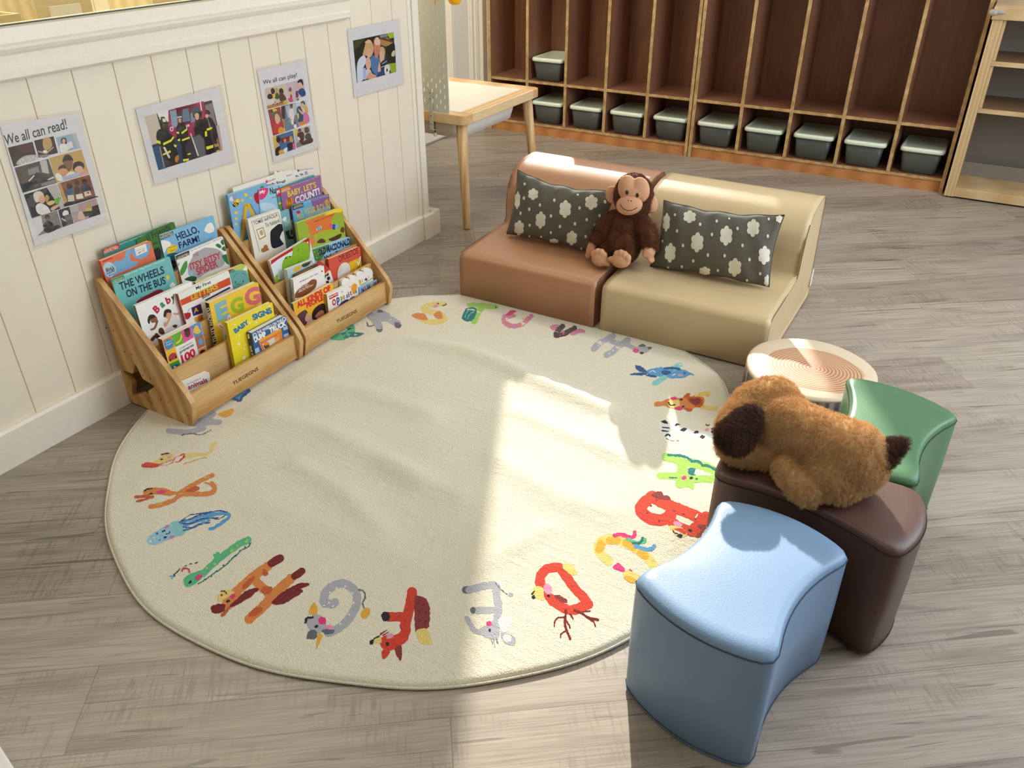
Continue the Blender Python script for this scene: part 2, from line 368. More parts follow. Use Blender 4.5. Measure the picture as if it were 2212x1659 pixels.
# back wall with its window openings (sun and sky come in here), right wall with a wide window, wall behind the camera
WB = (-2.565, -1.557, 1.50, 2.58)
bw = MB(); bw.box(-4.2, WB[0], BY, BY+.1, 0, CH); bw.box(WB[1], RX, BY, BY+.1, 0, CH); bw.box(WB[0], WB[1], BY, BY+.1, WB[3], CH)
bw.box(WB[0], -2.315, BY, BY+.1, 0, 1.37); bw.box(-2.315, WB[1], BY, BY+.1, 0, WB[2])  # made-up sill step: the raised part keeps sun off the seat backs
struct(bw.build('wall_back', white))
wb = MB(); wb.box(WB[0], WB[1], BY+.03, BY+.07, 2.50, 2.54)
struct(wb.build('window_2', trimw))
rw = MB(); rw.box(RX, RX+.1, FY, .9, 0, CH); rw.box(RX, RX+.1, 4.2, BY, 0, CH); rw.box(RX, RX+.1, .9, 4.2, 0, .7); rw.box(RX, RX+.1, .9, 4.2, 2.3, CH)
struct(rw.build('wall_right', white))
w3 = MB(); [w3.box(RX+.03, RX+.07, y-.03, y+.03, .7, 2.3) for y in (.93, 2.0, 3.1, 4.17)]; struct(w3.build('window_3', trimw))
struct(MB().box(-4.2, RX, FY-.1, FY, 0, CH).build('wall_front', white))
# room beyond the window pane: a shelf with pale wooden boxes
palew = wood('pale_birch', 'f0e0bd', 'e6d3aa', 'd8c092', (1, .2, 1))
nr = thing('storage_shelf', (-2.6, 1.6, 0), 'pale shelf in the next room seen through the glass at top left', 'shelf')
m_ = MB(); m_.box(-2.79, -2.2, .2, 2.5, .82, .85); m_.build('shelf_board', plain('ddd8bf', .5), nr, bevel=.003)
m_ = MB(); m_.box(-2.79, -2.2, .2, .23, 0, .82); m_.box(-2.79, -2.2, 2.47, 2.5, 0, .82); m_.box(-2.79, -2.77, .23, 2.47, 0, .82); m_.build('shelf_frame', palew, nr)
for i, (y, x, h, lab) in enumerate(((1.36, -2.50, .13, 'open pale wooden box nearest the left end of the window glass'), (1.62, -2.55, .22, 'tall pale wooden box seen in the middle of the window glass'), (1.98, -2.5, .14, 'low pale wooden box toward the right end of the window glass'))):
    q = thing('wooden_box', (x, y, .85), lab, 'box', 'wooden boxes in the next room')
    m_ = MB(); m_.box(x-.11, x+.11, y-.09, y+.09, .8505, .86); m_.box(x-.11, x-.1, y-.09, y+.09, .86, .85+h); m_.box(x+.1, x+.11, y-.09, y+.09, .86, .85+h)
    m_.box(x-.1, x+.1, y-.09, y-.08, .86, .85+h); m_.box(x-.1, x+.1, y+.08, y+.09, .86, .85+h); m_.build('box_body', palew, q)
    MB().box(x+.1101, x+.115, y-.05, y+.05, .86, .85+h*.6).build('label_plate', plain('f4f0e6'), q)
# corner of a white low cabinet at the lower left
wc = thing('cabinet', (-1.2, .1, 0), 'corner of a white low cabinet at the bottom left of the floor', 'cabinet')
p0, p1 = PZ(0, 1611, .25)[:2], PZ(31, 1659, .25)[:2]; d = _n(p1-p0); nn = np.array([d[1], -d[0]])
q = [p0-d*.6, p1+d*.12, p1+d*.12+nn*.35, p0-d*.6+nn*.35]
MB().prism(q, 'z', .235, .25).build('cabinet_top', plain('f3f2ee', .3), wc, bevel=.003); MB().prism([a*.96+np.mean(q, axis=0)*.04 for a in q], 'z', 0, .235).build('cabinet_body', plain('efeeea', .4), wc)
# ------------------------------------------------------------------ lockers along the back wall
ven, vt, vb = nmat('red_brown_veneer'); vv = coords(vt, (2, 2, .7))
a1 = N(vt, 'ShaderNodeTexNoise'); a1.inputs['Scale'].default_value = 2.2; a1.inputs['Detail'].default_value = 4; a1.inputs['Distortion'].default_value = 1.5; L(vt, vv, a1.inputs['Vector'])
a2 = N(vt, 'ShaderNodeTexNoise'); a2.inputs['Scale'].default_value = 55; L(vt, coords(vt, (1, 1, .06)), a2.inputs['Vector'])
vc = mixc(vt, .3, ramp(vt, a1.outputs[0], [(.3, '80573f'), (.55, '8f6249'), (.75, '9f7156')]), ramp(vt, a2.outputs[0], [(.3, '6a4636'), (.7, '96694e')]))
L(vt, vc, vb.inputs['Base Color']); vb.inputs['Roughness'].default_value = .4
def plym(name, axis):
    m, t, b = nmat(name); tc = N(t, 'ShaderNodeTexCoord'); sp = N(t, 'ShaderNodeSeparateXYZ'); L(t, tc.outputs['Object'], sp.inputs[0])
    mu = N(t, 'ShaderNodeMath', operation='MULTIPLY'); mu.inputs[1].default_value = 2*math.pi/.0062; L(t, sp.outputs[axis], mu.inputs[0])
    si = N(t, 'ShaderNodeMath', operation='SINE'); L(t, mu.outputs[0], si.inputs[0])
    nz = N(t, 'ShaderNodeTexNoise'); nz.inputs['Scale'].default_value = 30; L(t, tc.outputs['Object'], nz.inputs['Vector'])
    ad = N(t, 'ShaderNodeMath', operation='MULTIPLY_ADD'); L(t, si.outputs[0], ad.inputs[0]); ad.inputs[1].default_value = .3; L(t, nz.outputs[0], ad.inputs[2])
    L(t, ramp(t, ad.outputs[0], [(.25, '8a6538'), (.5, 'c59f68'), (.75, 'dcbd88')]), b.inputs['Base Color']); b.inputs['Roughness'].default_value = .5; return m
plx, plz = plym('plywood_edge_upright', 0), plym('plywood_edge_shelf', 2)
YC0 = 4.405; CD = .295
def locker(x0, x1, ndiv, label):
    t = thing('locker_unit', ((x0+x1)/2, YC0+CD/2, 0), label, 'lockers', 'coat lockers along the back wall')
    th = .017; H = 1.17; W = x1-x0
    for s, xa in ((0, x0), (1, x1-th)): MB().box(xa, xa+th, YC0, YC0+CD, 0, H, 0, 1).build('side_panel', [ven, plx], t)
    MB().box(x0+th, x1-th, YC0+.01, YC0+CD, H-th, H, 0, 1).build('top_panel', [ven, plz], t)
    MB().box(x0+th, x1-th, YC0+CD-.006, YC0+CD, .052, H-th).build('back_panel', ven, t)
    MB().box(x0+th, x1-th, YC0+.006, YC0+CD-.006, .052, .068, 0, 1).build('bottom_shelf', [ven, plz], t)
    MB().box(x0+th, x1-th, YC0+.010, YC0+.024, .0, .052).build('toe_board', wood('toe_veneer', 'b0703e', 'bf814b', 'cd935a', (.5, 1, 3)), t)
    cw = (W-th)/ndiv
    for i in range(1, ndiv): xa = x0+cw*i; MB().box(xa, xa+th, YC0+.004, YC0+CD-.006, .068, H-th, 0, 1).build('divider', [ven, plx], t)
    for i in range(ndiv): xa = x0+cw*i+th; MB().box(xa, xa+cw-th, YC0+.005, YC0+CD-.006, .294, .310, 0, 1).build('shelf', [ven, plz], t)
    return t, cw
L1, cw1 = locker(-2.688, -1.412, 5, 'left plywood locker unit whose second column holds a box on its upper shelf')
L2, cw2 = locker(-1.408, -.117, 5, 'right plywood locker unit beside the tall pale bookcase at the right edge')
# lidded storage boxes
tubm, tt, tb = nmat('clear_grey_plastic'); tb.inputs['Base Color'].default_value = (*lin('787b74'), 1); tb.inputs['Roughness'].default_value = .25
tr = N(tt, 'ShaderNodeBsdfTransparent'); tr.inputs[0].default_value = (.82, .85, .82, 1); mx = N(tt, 'ShaderNodeMixShader'); mx.inputs[0].default_value = .42
L(tt, tr.outputs[0], mx.inputs[1]); L(tt, tb.outputs[0], mx.inputs[2]); L(tt, mx.outputs[0], tt.nodes['Material Output'].inputs[0])
lidm = plain('e4f1da', .35, .4, 'mint_plastic')
def rrect(w, d, r, n=4):
    return [(sx*(w-r)+r*math.cos(a+q), sy*(d-r)+r*math.sin(a+q)) for sx, sy, a in ((1, 1, 0), (-1, 1, math.pi/2), (-1, -1, math.pi), (1, -1, 1.5*math.pi)) for q in np.linspace(0, math.pi/2, n)]
def loft(mb, rings, mi=0, cap=True):
    n = len(rings[0]); vs = [p for r in rings for p in r]; k = len(rings)
    fs = [(i*n+j, i*n+(j+1) % n, (i+1)*n+(j+1) % n, (i+1)*n+j) for i in range(k-1) for j in range(n)]
    if cap: fs += [tuple(range(n))[::-1], tuple(range((k-1)*n, k*n))]
    mb.add(vs, fs, mi)
def make_bin(x, z, label):
    t = thing('storage_box', (x, YC0+.14, z), label, 'storage box', 'mint lidded boxes in the lockers')
    c = (x, YC0+.145)
    def ring(w, d, r, zz): return [(c[0]+a, c[1]+b, z+zz) for a, b in rrect(w, d, r)]
    mb = MB(); loft(mb, [ring(.072, .115, .02, .001), ring(.078, .121, .02, .006), ring(.092, .131, .022, .112), ring(.089, .128, .02, .112), ring(.074, .117, .02, .008)])
    mb.build('tub', tubm, t, smooth=True)
    mb = MB(); loft(mb, [ring(.098, .136, .024, .106), ring(.101, .139, .026, .108), ring(.101, .139, .026, .120), ring(.097, .135, .024, .126), ring(.090, .126, .02, .127), ring(.087, .122, .02, .124)])
    mb.build('lid', lidm, t, smooth=True); return t
labs = ['mint lidded box in the second locker from the left, bottom row', 'mint lidded box in the third locker from the left, bottom row', 'mint lidded box in the fourth locker from the left, bottom row', 'mint lidded box left of the double upright between the two locker units', 'mint lidded box just right of the double upright between the locker units', 'mint lidded box in the second locker of the right unit', 'mint lidded box in the middle locker of the right unit', 'mint lidded box in the second locker from the right end', 'mint lidded box in the rightmost locker next to the pale bookcase']
cx_ = [-2.688+cw1*(i+.5)+.008 for i in range(5)]+[-1.408+cw2*(i+.5)+.008 for i in range(5)]
b0 = make_bin(cx_[1]+.003, .0683, labs[0])
dxs = [0, 0, .0, .005, .012, -.006, -.004, -.002, -.006, .003]
for i in range(2, 10):
    o = copy_tree(b0); o.location.x = cx_[i]+dxs[i]; o.location.y += random.uniform(-.006, .004); o['label'] = labs[i-1]
o = copy_tree(b0); o.location = (cx_[1]-.002, YC0+.14, .3103); o['label'] = 'mint lidded box alone on the upper shelf of the second locker'
# ------------------------------------------------------------------ pale bookcase at the right edge
oak = wood('pale_oak_laminate', 'd8bd8f', 'cdaf7f', 'bf9d6c', (6, 6, .5), rough=.4, rings=4)
oakh = wood('pale_oak_across', 'd8bd8f', 'cdaf7f', 'bf9d6c', (.5, 6, 6), rough=.4, rings=4); gry = plain('8a8378', .6); brs = plain('8a6a4c', .45)
bc = thing('bookcase', (.24, 4.5, 0), 'pale oak bookcase with a clear corner guard at the right edge', 'bookcase')
X0, X1, Y0, Y1, HB = -.106, .60, 4.352, 4.70, .835
MB().box(X0, X0+.042, Y0, Y1, .006, HB-.05).build('side_panel', oak, bc, bevel=.0015); MB().box(X1-.042, X1, Y0, Y1, .006, HB-.05).build('side_panel', oak, bc, bevel=.0015)
MB().box(X0-.006, X1+.006, Y0-.008, Y1, HB-.05, HB).build('top_board', oakh, bc, bevel=.002)
MB().box(X0+.042, X1-.042, Y0+.001, Y1, .008, .05).build('bottom_board', oakh, bc, bevel=.0015)
MB().box(X0+.042, X1-.042, Y1-.02, Y1-.012, .05, HB-.05).build('back_panel', gry, bc)
MB().box(X0+.042, X1-.042, Y1-.10, Y1-.085, .05, .115).build('back_rail', gry, bc, bevel=.001)
for z in (.397, .598):
    MB().box(X0+.0425, X1-.0425, Y0+.004, Y1-.02, z, z+.020, 0, 1).build('shelf', [brs, oakh], bc)
MB().box(X0+.0425, X0+.0555, Y0+.012, Y0+.05, .417, HB-.051).build('inner_upright', oak, bc)
MB().box(X0+.01, X1, Y0+.01, Y1, 0, .006).build('foot_strip', plain('1d1b19', .7), bc)
cgm, ct, cb = nmat('clear_silicone'); cb.inputs['Base Color'].default_value = (.93, .9, .85, 1); cb.inputs['Roughness'].default_value = .15; cb.inputs['Transmission Weight'].default_value = .6; cb.inputs['IOR'].default_value = 1.4
m_ = MB(); m_.ell((X0-.004, Y0-.008, HB-.022), (.020, .016, .014)); m_.ell((X0+.022, Y0-.010, HB-.020), (.02, .006, .008)); m_.build('corner_guard', cgm, bc, smooth=True)
# ------------------------------------------------------------------ foam lounge seats
prof0 = [(2.262, .006), (2.262, .10), (2.264, .148), (2.274, .163), (2.30, .1695), (2.42, .174), (2.55, .180), (2.582, .184), (2.594, .20), (2.598, .26), (2.61, .315), (2.635, .352), (2.675, .379), (2.73, .391), (2.80, .394), (2.832, .389), (2.846, .37), (2.86, .20), (2.876, .04), (2.876, .006)]
def lounge(x0, x1, c, label):
    t = thing('lounge_seat', ((x0+x1)/2, 2.5, .006), label, 'seat', 'foam lounge seats')
    pr = np.array(prof0); ce = np.array([2.56, .14]); rings = []
    for x, s in ((x0+.006, .955), (x0+.0015, .985), (x0, 1.0), (x0+.02, 1.002), ((x0+x1)/2, 1.004), (x1-.02, 1.002), (x1, 1.0), (x1-.0015, .985), (x1-.006, .955)):
        q = pr.copy(); d = pr-ce; dn = d/np.hypot(d[:, 0], d[:, 1])[:, None]
        inset = {.955: .010, .985: .004}.get(s, 0); q = pr-dn*inset; q[:, 1] = np.maximum(q[:, 1], .006)
        rings.append([(x, a, b) for a, b in q])
    mb = MB(); loft(mb, rings); o = mb.build('cushion', leather(c), t, smooth=True)
    for f_ in o.data.polygons:
        if len(f_.vertices) > 4: f_.use_smooth = False
    dk = ''.join('%02x' % int(x*255*.55) for x in hexrgb(c))
    for x in (x0+.0008, x1-.0008):
        d = pr-ce; dn = d/np.hypot(d[:, 0], d[:, 1])[:, None]; q = pr-dn*.0022
        MB().tube([(x, a, b) for a, b in q[1:-1]], .0014, 5).build('seam', plain(dk, .6), o)
    return o
lounge(-1.515, -.984, 'b3835f', 'brown leatherette foam seat on the left with the light patch on its back')
s2 = lounge(-.960, -.414, 'cdb68c', 'beige leatherette foam seat on the right, nearest the tree stump pouf')
ar = Art(lambda x, y, k: PX(x, y, -.4138)+np.array([.0006+.0001*k, 0, 0]))
lb = MB().box(-.4145, -.4125, 2.868, 2.890, .045, .105).build('care_tag', plain('f4f3ef', .5), s2)
# ------------------------------------------------------------------ foam stools with concave sides
def stool(cs, bul, c, z0, h, label, rot=0):
    """cs: four plan corners in order, bul: outward bulge of each side (negative = concave)"""
    cs = np.array(cs, float); ce = cs.mean(0); t = thing('foam_stool', (*ce, z0), label, 'stool', 'curved foam stools')
    out = []
    for i in range(4):
        a, b = cs[i], cs[(i+1) % 4]; d = b-a; n_ = _n(np.array([d[1], -d[0]]))
        if np.dot(n_, (a+b)/2-ce) < 0: n_ = -n_
        for q in np.linspace(0, 1, 15)[:-1]: out.append(a+d*q+n_*bul[i]*4*q*(1-q))
    P_ = np.array(out)
    for _ in range(2): P_ = .25*np.roll(P_, 1, 0)+.5*P_+.25*np.roll(P_, -1, 0)        # round the corners a little
    tan = np.roll(P_, -1, 0)-np.roll(P_, 1, 0); nn = np.c_[tan[:, 1], -tan[:, 0]]; nn /= np.hypot(nn[:, 0], nn[:, 1])[:, None]
    if np.mean(np.sum(nn*(P_-ce), 1)) < 0: nn = -nn
    def ring(o, z): return [(p[0], p[1], z0+z) for p in P_+nn*o]
    mb = MB(); loft(mb, [ring(-.008, 0), ring(-.001, .003), ring(.001, h*.5), ring(0, h-.012)], cap=False)
    body = mb; body.f.append(tuple(range(len(P_)))[::-1]); body.m.append(0)
    bo = body.build('cover', leather(c), t, smooth=True)
    tp = MB(); rs = [ring(0, h-.012), ring(-.001, h-.006), [(*(ce+(p-ce)*.978), z0+h-.001) for p in P_], [(*(ce+(p-ce)*.945), z0+h+.003) for p in P_], [(*(ce+(p-ce)*.88), z0+h+.006) for p in P_]]
    lp = np.array([p[:2] for p in rs[-1]])
    for s_ in (.92, .82, .7, .56, .42, .28, .14, .04): rs.append([(*(ce+(p-ce)*s_), z0+h+.006+.003*(1-s_**4)*math.exp(-np.dot((p-ce)*s_, (p-ce)*s_)/.012)) for p in lp])
    loft(tp, rs); to = tp.build('top', leather(c), t, smooth=True)
    dk = ''.join('%02x' % int(x*255*.5) for x in hexrgb(c))
    MB().tube(ring(.0003, h-.0105), .0013, 5, closed=True).build('seam', plain(dk, .6), to); MB().tube(ring(.0002, .010), .0009, 5, closed=True).build('hem_stitch', plain(dk, .6), bo)
    return t
stool([(-.335, .985), (-.066, .924), (-.010, 1.222), (-.270, 1.262)], [.035, -.034, .036, -.036], '7f9fc2', .0, .27, 'light blue foam stool nearest the camera')
stool([(-.296, 1.318), (.050, 1.252), (.066, 1.478), (-.27, 1.56)], [-.034, .030, -.036, .02], '573c32', .0065, .265, 'dark brown foam stool carrying the plush dog')
stool([(-.135, 1.53), (.066, 1.500), (.116, 1.80), (-.150, 1.862)], [.028, -.036, .034, -.034], '4d7d54', .0, .27, 'green foam stool behind the plush dog')
# ------------------------------------------------------------------ tree stump pouf
lc = np.array([-.256, 2.082]); lr = .172
rg, rt, rb = nmat('log_end_print'); tc = N(rt, 'ShaderNodeTexCoord')
mp = N(rt, 'ShaderNodeMapping'); mp.inputs['Location'].default_value = (-.01, .02, 0); mp.inputs['Scale'].default_value = (1, 1.15, 0); L(rt, tc.outputs['Object'], mp.inputs[0])
wv = N(rt, 'ShaderNodeTexWave', wave_type='RINGS', rings_direction='SPHERICAL'); wv.inputs['Scale'].default_value = 33; wv.inputs['Distortion'].default_value = 5; wv.inputs['Detail'].default_value = 2; wv.inputs['Detail Scale'].default_value = .22; L(rt, mp.outputs[0], wv.inputs['Vector'])
nz = N(rt, 'ShaderNodeTexNoise'); nz.inputs['Scale'].default_value = 9; nz.inputs['Detail'].default_value = 3; L(rt, tc.outputs['Object'], nz.inputs['Vector'])
ln = N(rt, 'ShaderNodeVectorMath', operation='LENGTH'); L(rt, mp.outputs[0], ln.inputs[0])
dd = N(rt, 'ShaderNodeMath', operation='MULTIPLY_ADD'); L(rt, nz.outputs[0], dd.inputs[0]); dd.inputs[1].default_value = .035; L(rt, ln.outputs['Value'], dd.inputs[2])
heart = ramp(rt, dd.outputs[0], [(.03, 'a8654c'), (.07, 'bd8460'), (.11, 'c08d66'), (.143, 'b67f52'), (.148, 'd9c6aa'), (1, 'dccbb0')])
ringc = mixc(rt, .5, heart, ramp(rt, wv.outputs['Color'], [(.25, '9a6446'), (.6, 'dfc6a4')]))
sel = ramp(rt, dd.outputs[0], [(.142, (0, 0, 0)), (.148, (1, 1, 1))]); L(rt, mixc(rt, sel, ringc, heart), rb.inputs['Base Color']); rb.inputs['Roughness'].default_value = .5
bk, kt, kb = nmat('bark_print'); vk = coords(kt, (14, 14, 1.6)); n1 = N(kt, 'ShaderNodeTexNoise'); n1.inputs['Scale'].default_value = 3; n1.inputs['Detail'].default_value = 6; n1.inputs['Distortion'].default_value = 1; L(kt, vk, n1.inputs['Vector'])
L(kt, ramp(kt, n1.outputs[0], [(.36, '1d1614'), (.48, '4a3a35'), (.60, '8a7566'), (.7, '3a2d29')]), kb.inputs['Base Color']); kb.inputs['Roughness'].default_value = .55; bump(kt, kb, n1.outputs[0], .5, .004)
t = thing('stump_pouf', (*lc, 0), 'round tree stump pouf printed with growth rings on top', 'pouf')
def lring(r, z, n=64): return [(lc[0]+r*(1+.012*math.sin(3*a+1)+.008*math.sin(5*a))*math.cos(a), lc[1]+r*(1+.012*math.sin(3*a+1)+.008*math.sin(5*a))*math.sin(a), z) for a in np.arange(n)*2*math.pi/n]
mb = MB(); loft(mb, [lring(lr-.008, 0), lring(lr, .006), lring(lr+.003, .075), lring(lr, .143)]); mb.build('bark_side', bk, t, smooth=True)
mb = MB(); loft(mb, [lring(lr, .143), lring(lr-.003, .149), lring(lr-.012, .153), lring(lr*.6, .157), lring(lr*.2, .159)]); mb.build('ring_top', rg, t, smooth=True)
# ------------------------------------------------------------------ children's table with pegboard
pine = wood('pale_pine', 'ecd0a0', 'e0bd88', 'c99a62', (5, .6, 5), rough=.42, rings=3); pinex = wood('pale_pine_cross', 'ecd0a0', 'e0bd88', 'c99a62', (.6, 5, 5), rough=.42, rings=3); pinez = wood('pale_pine_leg', 'e8c999', 'dcb781', 'c4945c', (6, 6, .5), rough=.42, rings=3)
tb_ = thing('activity_table', (-2.2, 3.17, 0), 'low pine activity table with a white top and a tray slung beneath', 'table')
tx0, tx1, ty0, ty1, tz0, tz1 = -2.66, -1.852, 2.842, 3.492, .443, .483
fw = .062
def rounded(x0, x1, y0, y1, r=.028): return [(p[0]+(x0+x1)/2, p[1]+(y0+y1)/2) for p in rrect((x1-x0)/2, (y1-y0)/2, r, 6)]
o = rounded(tx0, tx1, ty0, ty1); n_ = len(o)
# rails: right, left, front, back (front and back carry the rounded corners)
MB().prism([p for p in o if p[1] < ty0+.03]+[(tx0, ty0+fw), (tx1, ty0+fw)] if False else sorted([p for p in o if p[1] < (ty0+ty1)/2], key=lambda p: p[0] if True else 0), 'z', tz0, tz1) if False else None
fr = [p for p in o if p[1] < (ty0+ty1)/2]; fr = sorted(fr, key=lambda p: math.atan2(p[1]-(ty0+.2), p[0]-(tx0+tx1)/2)); bk_ = [(p[0], ty0+ty1-p[1]) for p in fr]
MB().prism([(tx0, ty0+fw)]+fr+[(tx1, ty0+fw)], 'z', tz0, tz1).build('front_rail', pinex, tb_, bevel=.004)
MB().prism([(tx0, ty1-fw)]+bk_+[(tx1, ty1-fw)], 'z', tz0, tz1).build('back_rail', pinex, tb_, bevel=.004)
MB().box(tx1-fw, tx1, ty0+fw+.0008, ty1-fw-.0008, tz0, tz1).build('side_rail', pine, tb_, bevel=.004); MB().box(tx0, tx0+fw, ty0+fw+.0008, ty1-fw-.0008, tz0, tz1).build('side_rail', pine, tb_, bevel=.004)
MB().box(tx0+fw, tx1-fw, ty0+fw, ty1-fw, tz1-.016, tz1-.004).build('top_panel', plain('f4efdc', .3, .5), tb_)
for x, y, ex, ey in ((tx1-.045, ty0+.045, .033, -.033), (tx1-.045, ty1-.045, .033, .033), (tx0+.045, ty0+.045, -.033, -.033), (tx0+.045, ty1-.045, -.033, .033)):
    MB().tube([(x+ex, y+ey, 0), (x+ex*.97, y+ey*.97, .006), (x+ex*.55, y+ey*.55, .2), (x, y, tz0)], [.0145, .017, .020, .0235], 20).build('leg', pinez, tb_, smooth=True)
mb = MB(); tc_ = (-2.2, 3.16)
def tring(w_, d_, r, z): return [(tc_[0]+a, tc_[1]+b, z) for a, b in rrect(w_, d_, r, 5)]
loft(mb, [tring(.245, .20, .04, .36), tring(.27, .225, .05, .365), tring(.288, .243, .05, .443), tring(.282, .237, .05, .443), tring(.25, .205, .04, .37)]); mb.build('tray', plain('ece8df', .35), tb_, smooth=True)
# pegboard panel clamped on the front rail
sage = plain('dcddcf', .45, .4, 'sage_metal')
pgb = thing('pegboard', (-2.11, 2.85, .47), 'sage pegboard panel with slots clamped to the front of the table', 'pegboard')
px0, px1, py, pz0, pz1 = -2.292, -1.928, 2.846, .485, 1.03
bmp = bmesh.new(); pit = .04; slots = []
r_ = 0; z = pz0+.022
while z < pz1-.02:
    xs = np.arange(px1-.020-(0 if r_ % 2 == 0 else .02), px0+.01, -pit)
    for x in xs: slots.append((x, z))
    z += .0203; r_ += 1
def slotted():
    mb = MB(); T = .005
    rows = sorted({z for _, z in slots}); hw, hh = .0026, .0078
    xs_all = sorted({round(x, 4) for x, _ in slots}); zs = sorted({pz0, pz1, *[z+s*hh for z in rows for s in (-1, 1)]}); xs = sorted({px0, px1, *[x+s*hw for x in xs_all for s in (-1, 1)]})
    zs = [a for a in zs]; S_ = [(x, z) for x, z in slots]
    hole = set()
    for i in range(len(xs)-1):
        for j in range(len(zs)-1):
            cxm, czm = (xs[i]+xs[i+1])/2, (zs[j]+zs[j+1])/2
            if any(abs(cxm-x) < hw and abs(czm-z) < hh for x, z in S_): hole.add((i, j))
    idx = {}
    def vid(i, j, s):
        k = (i, j, s)
        if k not in idx: idx[k] = len(mb.v); mb.v.append((xs[i], py+(T if s else 0), zs[j]))
        return idx[k]
    nx, nz_ = len(xs)-1, len(zs)-1; solid = lambda i, j: 0 <= i < nx and 0 <= j < nz_ and (i, j) not in hole
    for i in range(nx):
        for j in range(nz_):
            if not solid(i, j): continue
            mb.f.append((vid(i, j, 0), vid(i+1, j, 0), vid(i+1, j+1, 0), vid(i, j+1, 0))); mb.f.append((vid(i, j, 1), vid(i, j+1, 1), vid(i+1, j+1, 1), vid(i+1, j, 1)))
            for di, dj, a, b in ((-1, 0, (i, j+1), (i, j)), (1, 0, (i+1, j), (i+1, j+1)), (0, -1, (i, j), (i+1, j)), (0, 1, (i+1, j+1), (i, j+1))):
                if not solid(i+di, j+dj): mb.f.append((vid(*a, 0), vid(*b, 0), vid(*b, 1), vid(*a, 1))[::-1])
    mb.m = [0]*len(mb.f); return mb
slotted().build('panel', sage, pgb)
m_ = MB(); m_.box(-2.022, -2.006, 2.8385, 2.8415, .408, .575); m_.box(-2.022, -2.006, 2.8385, 2.872, .408, .411); cbk = m_.build('clamp_bracket', plain('cfcdc0', .4), pgb, bevel=.001)
m_ = MB(); m_.tube([(-2.014, 2.862, .392), (-2.014, 2.862, .4427)], .0035, 10); m_.build('clamp_screw', plain('77777a', .3, metal=1), cbk, smooth=True); m_ = MB(); m_.lathe([(.007, 0), (.0075, .003), (.007, .012), (.004, .014)], (-2.014, 2.862, .381), 16); m_.build('clamp_knob', plain('e4e0d6', .4), cbk, smooth=True)
m_ = MB()
for zz in (.435, .468, .535, .56): MB().tube([(-2.014, 2.8375, zz), (-2.014, 2.8386, zz)], .0022, 8).build('screw_hole', plain('2b2b2b', .6), cbk)
yo = plain('ffb70f', .35)
yt = thing('yellow_cup', (-1.905, 2.885, .89), 'rounded yellow cup hanging at the top edge behind the pegboard', 'cup')
m_ = MB(); m_.lathe([(.010, 0), (.018, .003), (.024, .012), (.027, .03), (.028, .09), (.026, .09), (.025, .03), (.016, .008)], (-1.908, 2.885, .888), 24); m_.build('cup_body', yo, yt, smooth=True)
m_ = MB(); m_.box(-1.973, -1.968, 2.843, 2.8455, .89, .95); m_.box(-1.973, -1.90, 2.8525, 2.8565, .93, .936); m_.build('hook', yo, yt)
# ------------------------------------------------------------------ round alphabet rug
RCN = np.array([-1.089, 1.518]); RR = .857
def seg_d(x, y, pl):
    d = np.full(np.shape(x), 9.)
    for a, b in zip(pl[:-1], pl[1:]):
        ab = b-a; t = np.clip(((x-a[0])*ab[0]+(y-a[1])*ab[1])/np.dot(ab, ab), 0, 1)
        d = np.minimum(d, np.hypot(x-a[0]-t*ab[0], y-a[1]-t*ab[1]))
    return d
FOLDS = [([(700, 742), (880, 742), (1000, 765), (1090, 798), (1210, 852), (1300, 890)], .012, .045), ([(640, 830), (780, 850), (930, 905)], .007, .05), ([(560, 900), (700, 935), (800, 985), (900, 1050)], .008, .05), ([(640, 1010), (740, 1070), (830, 1160)], .006, .04), ([(1120, 900), (1260, 960), (1380, 1010)], .006, .04), ([(1080, 1000), (1200, 1080), (1330, 1120)], .005, .05), ([(560, 1100), (700, 1150), (900, 1230)], .004, .05), ([(850, 1010), (990, 1080)], .006, .05), ([(1030, 1240), (1180, 1150)], .004, .03)]
FOLDS = [([PZ(*p)[:2] for p in pl], a, w_) for pl, a, w_ in FOLDS]
def rug_h(x, y):
    x = np.asarray(x, float); y = np.asarray(y, float); r = np.hypot(x-RCN[0], y-RCN[1])
    h = np.zeros_like(x)
    for pl, a, w_ in FOLDS: h = h+1.25*a*np.exp(-(seg_d(x, y, pl)/(w_*.8))**2)
    h = h+.0022*np.sin(9*x+3*np.sin(5*y))*np.sin(8*y+2*np.sin(6*x))+.0010*np.sin(23*x+4*y)*np.sin(19*y-6*x)
    h = h*np.clip((.66-r)/.18, .10, 1)
    press = np.minimum.reduce([np.clip((2.215-y)/.05, 0, 1), np.clip((x+1.655)/.05, 0, 1), np.clip(np.hypot(x+.12, y-1.40)/.05-4.2, 0, 1)])
    return .0052+(.0062+h)*press
